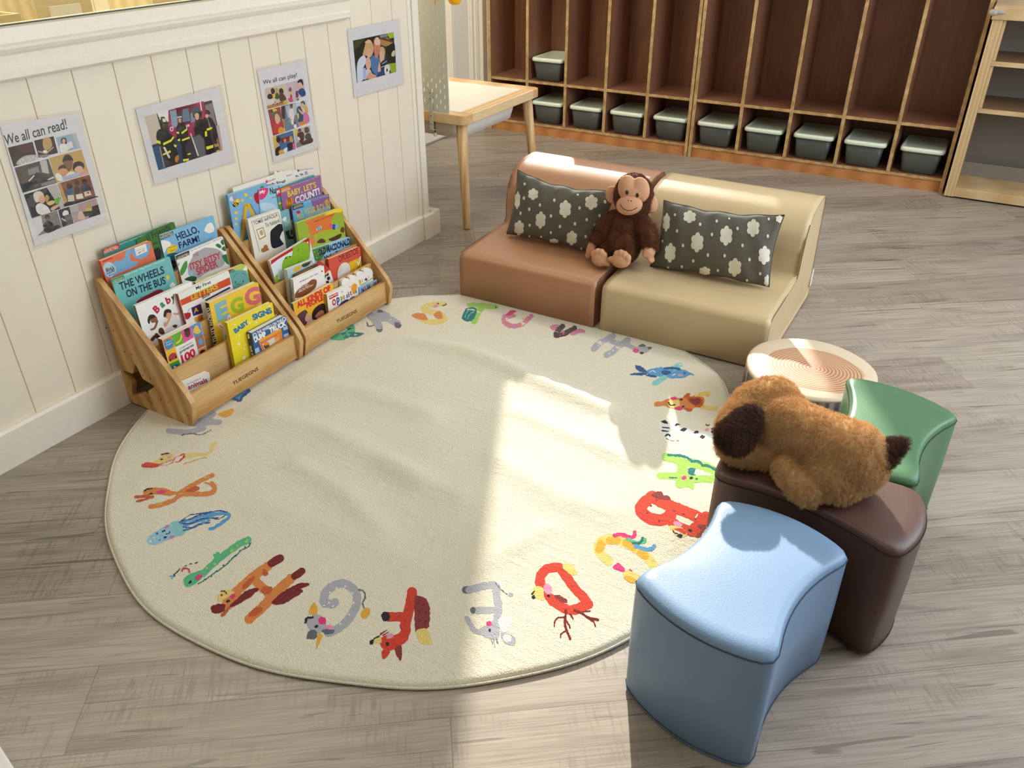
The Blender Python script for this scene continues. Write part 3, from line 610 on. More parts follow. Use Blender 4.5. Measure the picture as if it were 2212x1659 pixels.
def rug_mat(name, c, fuzz=True):
    k = ('rug', c)
    if k not in MATS:
        m, t, b = nmat(name); v = coords(t); h = hexrgb(c)
        n1 = N(t, 'ShaderNodeTexNoise'); n1.inputs['Scale'].default_value = 330; n1.inputs['Detail'].default_value = 4; L(t, v, n1.inputs['Vector'])
        n2 = N(t, 'ShaderNodeTexNoise'); n2.inputs['Scale'].default_value = 26; n2.inputs['Detail'].default_value = 4; n2.inputs['Distortion'].default_value = 1.2; L(t, v, n2.inputs['Vector'])
        wv = N(t, 'ShaderNodeTexNoise'); wv.inputs['Scale'].default_value = 9; wv.inputs['Detail'].default_value = 5; L(t, coords(t, (1, 9, 1), (0, 0, .5)), wv.inputs['Vector'])
        ad = N(t, 'ShaderNodeMath', operation='MULTIPLY_ADD'); L(t, n2.outputs[0], ad.inputs[0]); ad.inputs[1].default_value = .9; L(t, n1.outputs[0], ad.inputs[2])
        a2 = N(t, 'ShaderNodeMath', operation='MULTIPLY_ADD'); L(t, wv.outputs[0], a2.inputs[0]); a2.inputs[1].default_value = .7; L(t, ad.outputs[0], a2.inputs[2])
        L(t, mixc(t, n1.outputs[0], [x*.84 for x in h], [min(1, x*1.08) for x in h]), b.inputs['Base Color'])
        b.inputs['Roughness'].default_value = 1; b.inputs['Specular IOR Level'].default_value = .1; b.inputs['Sheen Weight'].default_value = .25; b.inputs['Sheen Roughness'].default_value = .5
        bump(t, b, a2.outputs[0], .55, .0045); MATS[k] = m
    return MATS[k]
PAL.update(red='d8452f', dred='7c1f1f', org='e08a45', dorg='c9602c', yel='f0d47c', ylo='e9b23f', pink='e5407f', lpk='e79ab8', gry='b3b4bb', dgr='6a6c74', blk='26242c', lgr='a9d860', grn='5fbf8b', dgn='1f7a72', sky='9cd0e4', blu='5fa3d4', nvy='2a5a93', mau='8c3a3a', pnk='d9879f', pur='57383f', wht='f2efe6', cya='8fd0cc', crm='f1ead0')
ra = Art(lambda x, y, k: (lambda p: np.array([p[0], p[1], float(rug_h(p[0], p[1]))+.00022+.00003*k]))(PZ(x, y, .0115)), lambda c: rug_mat('rug_print_'+c, c), jitter=.55, fan=0)
ra.spec('''
@ 240 880 3.190
# lion
B red 205,385 240,365 290,372 340,385 390,370 440,345 490,320 518,325 505,350 470,375 430,380 390,398 340,402 300,410 250,408 215,400
B yel 275,375 320,345 350,320 400,305 430,325 425,350 380,370 330,385 300,382
V yel 26 520,330 570,325 640,325 690,305 700,265 725,248
S yel 16 520,350 570,335 600,322
S ylo 7 500,392 550,375 610,355 655,345
S yel 26 690,290 700,262 718,250
S blk 11 345,312 370,306 395,306
E blk 12 7 345,350
E lpk 10 8 397,340
S dorg 4 240,385 270,378
S dorg 4 300,395 340,390
S dorg 4 400,375 440,360
# kangaroo
B org 220,580 270,555 330,555 375,560 420,578 470,585 440,605 390,610 330,600 280,605 240,610
S org 30 460,600 520,560 590,520 650,490 700,468
S org 34 470,600 540,595 620,600 690,590 715,560 695,525
V org 24 700,540 670,525 645,522
S org 30 470,610 420,645 350,670 270,685
B dorg 510,578 560,550 600,545 610,560 585,578 540,585
S dorg 22 170,618 220,615 260,612
S dorg 16 180,648 230,635 290,615
E pink 30 14 345,582 -10
E blk 14 6 275,595 -15
S blk 9 230,575 255,562 282,562
S yel 3 590,520 610,508
S yel 3 640,490 680,474
S yel 3 310,676 350,665
S yel 3 510,620 550,612
S yel 3 600,600 640,596
S yel 3 470,600 500,592
# jellyfish
B sky 245,920 270,880 320,850 380,815 430,790 470,790 500,840 495,875 450,890 380,920 310,945 265,945
B cya 420,800 470,785 515,850 480,885 440,880
S blu 22 500,820 570,790 650,765 730,735 800,735 815,755 770,790 710,830 680,838
S blu 16 480,800 560,770 640,745 720,730
S blu 14 500,850 560,830 620,800 680,780
S nvy 7 470,795 530,750 590,735 640,728 690,716
S nvy 8 470,790 540,770 600,745 660,730 740,712 800,722
S nvy 7 490,800 550,800 620,770 690,765 740,760
S nvy 7 500,825 560,830 620,805 680,795
S nvy 6 500,850 560,832 590,818
S nvy 7 700,765 740,770 790,740
E blk 13 6 362,853 -20
E blk 13 6 375,897 -20
S blk 5 378,875 400,868 404,855
E pnk 20 9 385,822 -20
E pnk 18 9 420,895 -20
E nvy 8 6 318,870
E nvy 6 4 335,915
E wht 10 8 270,925
E wht 8 6 295,900
E wht 8 6 300,915
# iguana
S grn 46 640,1140 720,1065 800,1000 880,945 945,912
B grn 500,1180 540,1150 600,1130 650,1120 660,1150 610,1190 560,1230 510,1235
S grn 28 730,1060 745,1030 735,1010
S grn 24 735,1040 715,1020
S dgn 8 600,1215 660,1180 700,1150 760,1110 800,1080 850,1030 900,985 940,965 965,935
N dgn 7 6 0 690,1165 730,1130 775,1090 815,1062 855,1025 890,990 925,965 955,940
N lgr 16 9 -45 830,990 935,925
N lgr 10 8 0 870,955 718,1082 660,1110
E blk 14 8 545,1205 -40
E pink 26 16 605,1172 -30
S red 11 490,1130 500,1112 535,1115 540,1138
L blk 6 440,1150 475,1115
L blk 5 500,1100 520,1092
L blk 5 540,1084 560,1080
L blk 5 580,1075 598,1068
S blu 8 410,1165 430,1160
S blu 8 420,1180 440,1150
S blk 6 440,1165 435,1150
# horse
S org 66 950,1460 1010,1405 1070,1350 1120,1290 1180,1235 1240,1180
S org 64 800,1330 870,1265 940,1200 1010,1145 1080,1095
S org 62 990,1190 1050,1250 1110,1300
S dred 56 1105,1075 1165,1040
S dred 50 1265,1165 1315,1130
B dorg 900,1240 950,1180 990,1165 975,1200 930,1250
B dorg 1035,1270 1050,1235 1110,1240 1100,1280 1060,1285
B dorg 945,1440 985,1385 1035,1375 1040,1400 1000,1430
B dorg 1050,1110 1085,1140 1065,1165 1045,1145
B org 760,1360 800,1300 880,1270 900,1310 850,1370 800,1400 770,1400
B yel 735,1310 760,1270 820,1258 850,1285 800,1310 750,1340
B dred 690,1375 740,1355 785,1360 780,1400 740,1420 700,1415
B dorg 755,1435 780,1400 815,1370 805,1410 775,1440
B dred 815,1370 880,1310 930,1265 1000,1245 1020,1255 985,1285 960,1310 920,1330 880,1355 840,1375
B dred 1110,1345 1160,1290 1240,1240 1310,1210 1365,1215 1350,1235 1310,1250 1320,1270 1280,1300 1200,1350 1140,1362
S mau 4 1130,1340 1200,1290 1280,1240
S mau 4 1160,1350 1230,1310 1300,1270
E pink 21 16 838,1302 -30
E blk 15 10 806,1335 -20
S dred 9 760,1268 785,1270 795,1285
E dred 9 6 762,1295
@ 640 1100 3.16
# goat
S gry 58 190,640 240,650 265,635
S gry 58 185,630 200,570 260,520 330,510 390,545 415,610 395,690 350,760 280,820 220,845
B gry 70,770 110,725 160,720 200,770 200,820 150,850 100,840
B dgr 70,880 90,830 130,825 145,860 130,885 90,890
B dgr 175,830 220,815 260,830 250,850 200,855
E lpk 32 16 225,808 5
E pink 28 26 178,762 -50
B ylo 88,715 95,670 125,640 145,680 135,720
B ylo 150,855 180,860 165,900 135,955
E blk 15 10 138,802 -20
S blk 15 62,775 75,745 112,740
S dgr 10 425,550 460,560 470,600 455,640 462,675
B ylo 440,715 470,675 500,680 505,710 480,745 450,740
N wht 9 6 -30 230,570 275,540 335,530 385,575 390,640 360,720 300,785 225,640 190,660 250,665
# fox
S red 68 790,565 780,640 760,720 740,800
S red 64 740,735 680,735 630,735
E blk 30 34 610,732
B red 580,880 620,860 700,850 740,780 780,800 765,880 720,930 640,965 590,950 570,910
B mau 680,940 720,935 718,1025 700,1025 675,975
B red 590,960 640,965 620,1010 590,1022
B mau 810,600 850,595 890,620 912,680 910,760 900,810 850,820 815,835 808,720
B yel 818,840 860,815 895,825 925,915 890,920 850,915
E blk 12 15 621,920
S blk 18 510,905 535,890 560,872
E blk 14 18 514,908
B yel 530,895 575,870 582,910 545,915
E lpk 26 18 640,868 -20
L mau 5 570,860 610,830
L mau 5 575,850 620,826
L mau 5 590,862 630,838
N mau 4 5 0 770,600 780,660 755,690 745,760 700,730 720,820 750,850
N dred 5 8 30 830,640 870,650 840,700 885,710 840,760 880,770 860,680
# elephant
S dgr 50 1155,550 1175,550
S gry 52 1180,552 1240,535 1310,520 1350,520 1365,560
S gry 54 1365,530 1370,600 1380,680 1370,740
S gry 46 1220,690 1290,690 1370,685
E dgr 20 22 1206,690
S gry 34 1165,745 1190,790 1220,830 1260,840
B gry 1230,830 1280,800 1340,760 1380,780 1390,840 1370,890 1310,880 1270,860
B wht 1380,760 1430,720 1465,745 1460,800 1430,840 1400,830
B gry 1400,840 1450,850 1495,880 1490,925 1440,920 1400,880
E wht 30 26 1440,880 30
S dgr 4 1360,505 1395,545 1430,575 1460,590
E gry 18 13 1465,583
E pink 20 17 1316,782
E blk 9 12 1320,828
S dgr 4 1345,880 1355,940
S dgr 4 1330,890 1340,920
S dgr 4 1365,885 1378,915
# deer
S red 66 1790,395 1720,405 1670,450 1665,510 1690,560
S red 64 1800,400 1850,470 1910,550 1960,600 1995,650
S red 66 1995,650 1940,670 1870,690 1800,660 1740,610
B yel 1815,385 1860,370 1900,400 1915,440 1880,450 1840,420
B yel 1610,545 1650,525 1690,545 1705,600 1680,620 1630,600
B red 1690,560 1740,590 1790,650 1740,660 1700,610
E lpk 28 38 1718,545 -20
B mau 1760,590 1800,590 1845,615 1845,640 1800,630
E blk 11 11 1722,592
E blk 14 14 1620,600
S blk 11 1608,580 1625,562
S dred 16 1840,690 1835,760 1840,810 1870,885
S dred 10 1835,740 1790,740 1765,765 1762,800
S dred 9 1845,760 1870,810
S dred 9 1840,830 1810,850 1805,875
S dred 16 1900,690 1950,710 1990,740 2060,755
S dred 9 1990,740 2030,770 2042,800
S dred 9 1960,700 2005,695
S dred 8 1870,715 1890,748
@ 1140 860 3.95
# cat (C)
S yel 80 690,1390 625,1330 600,1265 650,1210 740,1205 850,1240 940,1300 1010,1350 1060,1410 1100,1470
S ylo 70 630,1240 610,1290
S ylo 70 700,1215 760,1215
S ylo 70 840,1235 900,1270
S ylo 70 965,1320 1000,1345
S pink 34 740,1172 800,1165 870,1190 905,1180 912,1145
S grn 28 850,1205 920,1230 990,1230 1000,1205
S dgn 24 900,1240 960,1235 980,1195
S blu 34 920,1265 1000,1290 1060,1285 1080,1265
B pink 725,1440 770,1405 800,1430 830,1460 820,1485 780,1475 740,1460
E pink 24 20 868,1480
B yel 810,1500 850,1470 930,1500 1000,1540 960,1580 870,1570
B ylo 815,1530 870,1520 930,1560 880,1580
# bear (B)
S red 100 1060,840 980,910 970,970 1050,1030 1150,1040 1220,1000
S red 96 1070,850 1150,890 1240,930 1330,965 1420,1000 1500,1040
S red 90 1190,1020 1250,930
S red 80 1220,1050 1320,1110 1400,1130
S red 90 1400,1130 1480,1060 1520,1010
B mau 1055,830 1090,800 1140,800 1160,830 1190,830 1220,860 1190,870 1130,865 1080,850
B yel 1210,1095 1280,1090 1340,1120 1360,1160 1310,1185 1250,1160
E blk 26 16 1298,1172
S blk 11 1240,1130 1250,1150 1275,1155
B red 1340,1110 1440,1090 1500,1110 1470,1165 1390,1165
B mau 1440,1090 1490,1070 1530,1080 1500,1130 1470,1175 1430,1165 1480,1120
E blk 20 11 1385,1125 20
E lpk 42 20 1280,1075 20
N mau 10 6 20 1100,870 1050,920 1020,980 1250,960 1330,990 1430,1030 1120,1050
# alligator (A)
S lgr 74 1180,500 1260,520 1340,540 1420,560 1500,580 1600,620
S lgr 90 1320,560 1320,620 1300,680
S lgr 60 1130,665 1200,665 1280,670
S lgr 62 1300,660 1400,690 1500,690 1600,690
B lgr 1260,720 1310,690 1390,690 1420,740 1410,780 1360,760 1290,770 1265,750
S dgn 22 1200,485 1280,490 1350,505 1390,530
S dgn 24 1400,540 1450,540 1480,560
S dgn 24 1490,575 1540,580 1600,610
B dgn 1370,600 1430,600 1420,640 1430,660 1375,650
S dgn 12 1210,680 1270,680
E pink 22 18 1332,680
E blk 14 12 1395,683
E dgn 12 10 1440,690
# zebra (Z)
S wht 90 1160,240 1190,290 1200,330
S wht 70 1200,230 1300,270 1420,310 1540,320 1620,300
B blk 1140,200 1170,190 1195,210 1190,222 1150,212
B blk 1250,235 1270,215 1300,225 1275,235
B blk 1300,270 1335,255 1355,265 1330,285
B blk 1415,295 1435,278 1460,290 1430,305
B blk 1465,330 1490,315 1515,330 1490,345
L blk 10 1150,250 1205,258
L blk 10 1145,278 1195,285
S blk 14 1175,322 1195,312 1215,322
S dgr 5 1180,345 1220,360 1290,365
E lpk 18 14 1530,270
S mau 10 1520,225 1535,235 1550,228
B blk 1560,290 1590,265 1620,280 1600,305
N blk 14 7 0 1580,262
# yak / tiger (Y)
E lpk 26 16 1250,0
@ 680 620 2.5136
# giraffe-cow (Y)
B org 1885,625 1930,605 2000,600 2070,590 2110,600 2110,640 2060,660 1990,665 1920,655
S yel 24 2075,590 2110,580 2140,578
S yel 24 2080,640 2130,655 2180,660
S ylo 5 2090,585 2095,600
S ylo 5 2110,640 2112,655
S ylo 5 2130,580 2132,592
S org 26 1855,637 1900,632
B dorg 2020,605 2070,595 2105,610 2100,650 2060,645
B mau 2030,612 2080,605 2095,625 2070,642
E yel 34 26 1950,632
S blk 7 1920,628 1930,642 1955,640
E blk 8 5 1990,612
E blk 8 5 2000,650
E pink 20 9 1950,606
E pink 22 9 1975,660
B dorg 2000,600 2020,578 2038,580 2030,598
B dorg 2010,660 2050,660 2040,675 2020,675
# x-ray fish (X)
B blu 1800,455 1850,440 1920,435 1990,448 2030,460 2060,480 2030,480 2000,495 1930,495 1860,485 1810,475
S cya 28 1935,450 1965,432 1985,422
S cya 28 1900,490 1870,510 1845,522
B nvy 1740,425 1770,430 1800,455 1805,468 1765,460 1745,445
B nvy 1712,475 1750,465 1800,468 1790,480 1750,480
S nvy 12 1900,443 1940,440 1980,446
S nvy 12 1805,480 1850,487
B nvy 1880,460 1910,455 1935,465 1900,480
E lpk 16 6 1985,480
E nvy 7 5 2008,467
S wht 4 1820,462 1835,455 1850,465
S wht 4 1940,480 1960,472
# raccoon (W)
S gry 34 1515,335 1550,300 1590,275 1620,255
S gry 34 1600,280 1640,300 1680,305
S gry 34 1585,370 1620,350 1650,320 1680,295 1700,280
S gry 30 1690,300 1720,320 1740,330
B gry 1730,340 1760,315 1800,315 1820,330 1790,360 1750,355
E pink 17 14 1743,343
E blk 12 8 1775,357
B dgr 1755,312 1780,300 1800,310 1775,320
B dgr 1800,320 1835,315 1820,332
N wht 5 3 -40 1540,320 1570,300 1600,272 1620,345 1655,330 1600,362 1685,300 1640,290
# vampire bat (V)
S pur 30 1310,262 1320,235 1345,205
S pur 30 1320,262 1370,240 1410,215
B pnk 1275,215 1300,195 1325,200 1300,235
B pnk 1390,245 1440,215 1470,235 1430,245 1400,265
E pur 26 12 1355,255
E pink 9 6 1350,252
# unicorn (U)
S pnk 26 1030,155 1025,185 1050,205 1090,212 1130,200 1155,170 1175,150
S pnk 26 1040,165 1080,150
B pink 1035,150 1060,120 1095,122 1060,145
N ylo 7 5 0 1130,168 1020,185 1125,212 1080,150
# turtle (T)
S lgr 34 910,100 885,140 865,185
S lgr 30 840,92 900,92 980,98
B dgn 800,170 815,125 850,105 880,125 855,180 820,185
S cya 4 815,165 830,130 860,118
S cya 4 830,172 845,145 865,135
S lgr 26 930,98 985,100
E pink 16 9 943,98
E blk 5 4 985,102
# swan (S)
S yel 28 690,90 640,95 600,105 590,125 640,135 690,150 705,175 670,190 600,185 560,160
B org 525,155 560,140 600,150 610,180 560,175
B org 645,150 680,130 695,165 670,175
E yel 24 14 690,92
E lpk 14 10 657,104
S blk 5 695,100 712,98 712,90
E blk 6 4 668,90
# reindeer-donkey (R)
S gry 40 300,145 330,180 350,215
S gry 38 350,165 400,170 450,200
E dgr 17 16 350,230
E dgr 20 16 450,207 20
B gry 310,140 370,120 410,145 400,165 340,165
B dgr 335,125 360,115 375,135 350,140
S dgr 8 283,185 290,205 320,205
E blk 6 4 398,143
# quail (Q) by the shelf
S grn 40 100,260 150,260 200,225 180,195
S dgn 12 150,245 200,240 260,250
S dgn 12 170,255 220,262 250,255
S dgn 11 160,265 210,250
@ 160 620 5.185
# monkey by the shelf and narwhal tail
S gry 60 1050,1590 1150,1600 1300,1600 1450,1560
S gry 70 1340,1510 1450,1500 1550,1490 1620,1500
S dgr 12 1200,1640 1320,1620 1420,1640 1530,1590
B ylo 1600,1405 1700,1360 1785,1350 1760,1420 1700,1445 1640,1430
E org 26 14 1640,1410
E org 24 12 1730,1375
S gry 60 1400,1480 1500,1440 1560,1400
S blu 44 1780,1230 1850,1200 1950,1140
S nvy 30 1800,1240 1860,1250 1880,1210 1960,1140
''')
th_ = np.linspace(0, 2*math.pi, 361)[:-1]
def edge(a):                                         # the outline wanders a little as the cloth has stretched
    a0 = (np.asarray(a)-.62+math.pi) % (2*math.pi)-math.pi
    return RR-.034*np.exp(-(a0/.16)**2)+.006*np.sin(3*a+.4)+.004*np.sin(7*a+1)+.0018*np.sin(17*a)
mb = MB(); rad = np.r_[np.linspace(.012, .93, 110), np.linspace(.94, .997, 10), 1.0]; rings = []
for s_ in rad:
    r_ = edge(th_)*s_; x = RCN[0]+r_*np.cos(th_); y = RCN[1]+r_*np.sin(th_); z = rug_h(x, y)
    z = np.where(np.full(len(x), s_ > .985), .0008+(z-.0008)*math.sqrt(max(0, 1-((s_-.985)/.0151)**2)), z); rings.append(list(zip(x, y, z)))
loft(mb, rings, cap=False); mb.add([rings[0][j] for j in range(360)], [tuple(range(360))], 0)
rug_mats = [rug_mat('rug_pile', 'ece5cd')]
rug_mats += ra.into(mb, 1)
rug = mb.build('round_rug', rug_mats, smooth=True, loc=(*RCN, 0)); tag(rug, 'round cream rug bordered with animal alphabet letters', 'rug')
for p_ in rug.data.polygons:
    if p_.material_index: p_.use_smooth = False
LOC[rug.name] = np.array([*RCN, 0.])
bnd = MB().tube([(RCN[0]+(edge(a)+.001)*math.cos(a), RCN[1]+(edge(a)+.001)*math.sin(a), .0027+.25*float(rug_h(RCN[0]+.99*edge(a)*math.cos(a), RCN[1]+.99*edge(a)*math.sin(a))-.0052)) for a in th_], .0027, 8, closed=True)
bnd.build('bound_edge', rug_mat('rug_binding', 'e4dcc6'), rug, smooth=True)
# ------------------------------------------------------------------ tiered wooden book displays
pineb = wood('oiled_pine', 'dcb77d', 'c99a5c', 'ab7a42', (5, .55, 5), rough=.36, rings=3.2); pines = wood('oiled_pine_side', 'dab47a', 'c69759', 'a8773f', (3.2, 6, .9), (0, .75, 0), rough=.36, rings=3.2)
SX = [-1.700-.0535*k for k in range(5)]; SZ = [.095+.0605*k for k in range(5)]; FZ = [.012]+[.0645+.0605*k for k in range(4)]
burn = plain('3a2113', .6)
out_ = [(-1.949, .0062), (-1.703, .0062), (-1.692, .008), (-1.687, .016), (-1.674, .07), (-1.676, .083), (-1.690, .110), (-1.930, .381), (-1.940, .390), (-1.949, .390)]
star_c = (-1.881, .085)
def star(): return [(star_c[0]+r*math.sin(a+.12), star_c[1]+r*math.cos(a+.12)) for k in range(10) for a, r in ((k*math.pi/5, .070 if k % 2 == 0 else .033),)]
def side_panel(y0, y1, parent, hole=True):
    mb = MB(); st = smoothpts([p for a, b, c in zip(np.roll(star(), 1, 0), np.array(star()), np.roll(star(), -1, 0)) for p in (b*.86+a*.14, b*.86+c*.14)], True, 2) if hole else None
    loops = [[Vector((x, z, 0)) for x, z in out_]]
    if hole: loops.append([Vector((x, z, 0)) for x, z in st])
    tri = tessellate_polygon(loops); al = list(out_)+([tuple(p) for p in st] if hole else []); n = len(al); no = len(out_)
    vs = [(x, y0, z) for x, z in al]+[(x, y1, z) for x, z in al]
    fs = [tuple(t) for t in tri]+[tuple(n+i for i in t)[::-1] for t in tri]
    fs += [(i, (i+1) % no, n+(i+1) % no, n+i) for i in range(no)]
    if hole: m = n-no; fs += [(no+i, n+no+i, n+no+(i+1) % m, no+(i+1) % m) for i in range(m)]
    mb.add(vs, fs); return mb.build('side_panel', pines, parent)
def display(y0, y1, label, tspec, screws):
    t = thing('book_display', (-1.82, (y0+y1)/2, 0), label, 'book display', 'tiered book displays')
    side_panel(y0, y0+.016, t); side_panel(y1-.016, y1, t)
    a, b = y0+.016, y1-.016
    fr = MB().box(SX[0]-.007, SX[0]+.007, a, b, .016, SZ[0])
    ar = Art(planehit((SX[0]+.007, 0, 0), (1, 0, 0), .0002), lambda c: burn); ar.spec(tspec)
    ms = ar.into(fr, 1); fr.build('front_rail', [pineb]+ms, t)
    for k in range(1, 5): MB().box(SX[k]-.005, SX[k]+.005, a, b, FZ[k]-.012, SZ[k]).build('slat', pineb, t, bevel=.0015)
    for k in range(5): MB().box((SX[k+1]+.0052 if k < 4 else -1.943), SX[k]-(.0072 if k == 0 else .0052), a, b, FZ[k]-(.0055 if k == 0 else .008), FZ[k]).build('tier_floor', pineb, t)
    MB().box(-1.949, -1.9465, a, b, .03, .386).build('back_panel', pineb, t)
    if screws:
        for k in range(5):
            for dx in (0, .030) if k else (0,):
                x, z = (SX[k]-.046+dx, FZ[k]-.004) if k else (-1.73, .008)
                MB().tube([(x, y0-.0006, z), (x, y0+.001, z)], .0021, 10).build('screw', plain('3b332b', .5), t)
        for x, z in ((-1.700, .040), (-1.935, .012)): MB().tube([(x, y0-.0006, z), (x, y0+.001, z)], .0021, 10).build('screw', plain('3b332b', .5), t)
    return t
display(1.178, 1.617, 'left pine book display with star cut-out side, nearer the camera', '@ 260 560 5.53\nT x "TUEGEGNS" 1350,1510 1650,1322 1340,1470 .02', True)
display(1.628, 2.074, 'right pine book display beside the first one, toward the wall corner', '@ 500 500 5.53\nT x "TUEGEGNS" 1262,1098 1502,965 1252,1060 .02', False)
paper = plain('efe6cf', .7, .2, 'page_edges')
def book(pk, d, t, th, zm, tl, tr, c, spine, label, spec='', r=.006, soft=False, sspec='', name='board_book', h=None):
    ox, oy, s = zm; th = math.radians(th); xb = SX[pk+1]+.0056 if pk < 4 else -1.9460
    o = np.array([xb+d+t/math.cos(th), 0, FZ[pk]]); up = np.array([-math.sin(th), 0, math.cos(th)]); n = np.array([math.cos(th), 0, math.sin(th)])
    q = lambda p: onplane(ox+p[0]/s, oy+p[1]/s, o, n)
    A, B = q(tl), q(tr); u = _n(B-A); W = np.linalg.norm(B-A); v = np.cross(u, n); v = v if v[2] < 0 else -v
    H = h or max(.05, (A[2]-FZ[pk]-.0012-max(0, -u[2])*0+min(0, u[2])*W)/(-v[2]))
    ys = [p[1] for p in (A, B, A+v*H, B+v*H)]; lo, hi = (1.1955, 1.5995) if A[1] < 1.615 else (1.6455, 2.0565)
    sh_ = max(lo-min(ys), 0) or min(hi-max(ys), 0); A = A+np.array([0, sh_, 0]); B = B+np.array([0, sh_, 0])
    ce = A+u*W/2+v*H
    rt = thing(name, ce, label, 'book', 'picture books in the pine displays')
    C3 = lambda a, b, e: A+u*a+v*b-n*e
    def outline(a0, a1, b0, b1, r0, r1):
        pts = []
        for (x, y, rr, s0) in ((a0, b0, r0, 2), (a1, b0, r1, 3), (a1, b1, r1, 0), (a0, b1, r0, 1)):
            cx, cy = (x+rr if x == a0 else x-rr), (y+rr if y == b0 else y-rr)
            pts += [(cx+rr*math.cos(g), cy+rr*math.sin(g)) for g in np.linspace(s0*math.pi/2, s0*math.pi/2+math.pi/2, 4)] if rr > 0 else [(x, y)]
        return pts
    def slab(mb, pts, e0, e1, mi=0):
        k = len(pts); vs = [C3(a, b, e0) for a, b in pts]+[C3(a, b, e1) for a, b in pts]
        mb.add(vs, [tuple(range(k)), tuple(range(k, 2*k))[::-1]]+[(i, k+i, k+(i+1) % k, (i+1) % k) for i in range(k)], mi)
    ck = .0011 if not soft else .0012
    mb = MB(); ol = outline(0, W, 0, H, .0, r); slab(mb, ol, 0, ck); slab(mb, ol, t-ck, t)
    if soft:
        for kk in range(1, 3): slab(mb, ol, t*kk/3-.0003, t*kk/3+.0003, 0)
    slab(mb, [(0, 0), (.0012, 0), (.0012, H), (0, H)], ck, t-ck, 1)
    def clamp(hit, lo_u, hi_u, ax_u, hi_v):
        def f(x, y, k):
            p = hit(x, y, k)-A; a, b, e = np.dot(p, u), np.dot(p, v), np.dot(p, n)
            if ax_u: a = min(max(a, .0008), W-.0008)
            else: e = max(min(e, -.0008), -t+.0008)
            return A+u*a+v*min(max(b, .0008), H-.0008)+n*e
        return f
    ar = Art(clamp(planehit(A, n, .00012, .000012), 0, 0, True, H)); ar.t = (ox, oy, s, s); ar.spec(spec); ms = ar.into(mb, 2)
    if sspec:
        a2 = Art(clamp(planehit(A, -u, .00012, .000012), 0, 0, False, H)); a2.t = (ox, oy, s, s); a2.spec(sspec); ms += a2.into(mb, 2+len(ms))
    mb.build('cover', [printm(c), printm(spine)]+ms, rt)
    if not soft:
        pb = MB(); slab(pb, outline(.0012, W-.0012, .0012, H-.0012, 0, max(0, r-.001)), ck, t-ck); pb.build('page_block', paper, rt)
    return rt
z1_, z2_, z3_, z4_ = (160, 340, 5.53), (460, 340, 5.53), (260, 560, 5.53), (500, 500, 5.53)
PAL.update(navy='1d2a52', teal='2f8f86', lab='c9304e', ink='20242c', cream='f3ead2', yell='f7d232', sk1='d9a07a', sk2='8a5a3e', sk3='5b3a28', hair='2a201c', wh='f6f2e8', lb='9fcbe4', lgray='b2adb0')
# ---- left display, top tier
book(4, .0040, .0025, 1.5, z1_, (335, 1100), (1195, 770), '2c8a80', '2c8a80', 'teal soft book with a crimson corner label behind the orange book', '''
P lab 335,1100 535,1025 548,1085 350,1160
T yell "THE ORIGINAL" 365,1120 515,1064 360,1100
T wh "INDESTRUCTIBLES" 362,1150 530,1085 356,1122
T wh "Chew Proof • Rip Proof • Nontoxic" 540,1052 860,930 535,1035
''', soft=True, r=.003, name='soft_book')
book(4, .0067, .0025, 1.5, z1_, (740, 985), (1190, 760), '45762f', '2f5a2a', 'green soft book reading Friends, left of the blue farm book', '''
T ink "al Friends" 870,1010 1155,860 845,935
T ink "texture" 940,1052 1010,1025 930,1020
E ink 70 150 20 960,1220
''', soft=True, r=.010, name='soft_book')
book(4, .0095, .0030, 1.5, z1_, (1015, 925), (1665, 690), '86bcdc', '5d9fcb', 'light blue soft book reading HELLO, FARM! in navy letters', '''
T navy "HELLO," 1245,1010 1505,905 1205,915 .025
T navy "FARM!" 1262,1092 1505,1000 1240,1018 .025
P 3a5a52 1025,935 1180,880 1190,925 1035,990
T yell "THE ORIGINAL" 1040,945 1175,905 1035,925
T wh "INDESTRUCTIBLES" 1038,975 1185,925 1032,950
B wh 1555,870 1590,800 1640,780 1670,830 1670,880 1620,905 1575,890
B wh 1035,1010 1080,990 1140,1010 1160,1060 1110,1080 1080,1140 1050,1120
B yell 1110,1110 1150,1050 1220,1045 1235,1080 1200,1130 1130,1150
T ink "MILLIONS" 1130,1090 1218,1065 1125,1072
T ink "SOLD!" 1150,1130 1215,1108 1145,1112
B 2e6a8c 1100,1180 1180,1140 1260,1160 1260,1260 1130,1300
E ink 46 50 0 1180,1280
L lab 4 1150,1290 1215,1270
L lab 4 1150,1270 1190,1310
L lab 4 1195,1310 1215,1270
''', soft=True, r=.005, name='soft_book')
book(4, .0098, .0120, 1.5, z1_, (290, 1250), (895, 1000), 'e67a55', 'c8402f', 'orange board book with a white price sticker reading $7.12', '''
B 7fb0d2 365,1395 480,1250 560,1230 620,1200 700,1240 770,1250 700,1310 560,1370 420,1430
S 7fb0d2 60 640,1230 640,1140 700,1110 740,1170 800,1180 860,1140 880,1060
P f0ece4 720,1080 855,1030 875,1120 745,1180
T ink "$7.12" 772,1155 840,1118 765,1135 .02
T ink "Manufacturer price" 745,1125 850,1085 742,1112
P d8392b 335,1240 455,1190 460,1205 345,1255
B b9d3df 345,1320 380,1260 440,1255 500,1330 480,1400 430,1435 380,1400
T ink "Blue's" 385,1365 475,1325 372,1325 .02
T ink "CLUES" 388,1400 485,1360 385,1360 .03
T 3a78b0 "&You!" 415,1425 488,1395 412,1400 .02
''', r=.006)
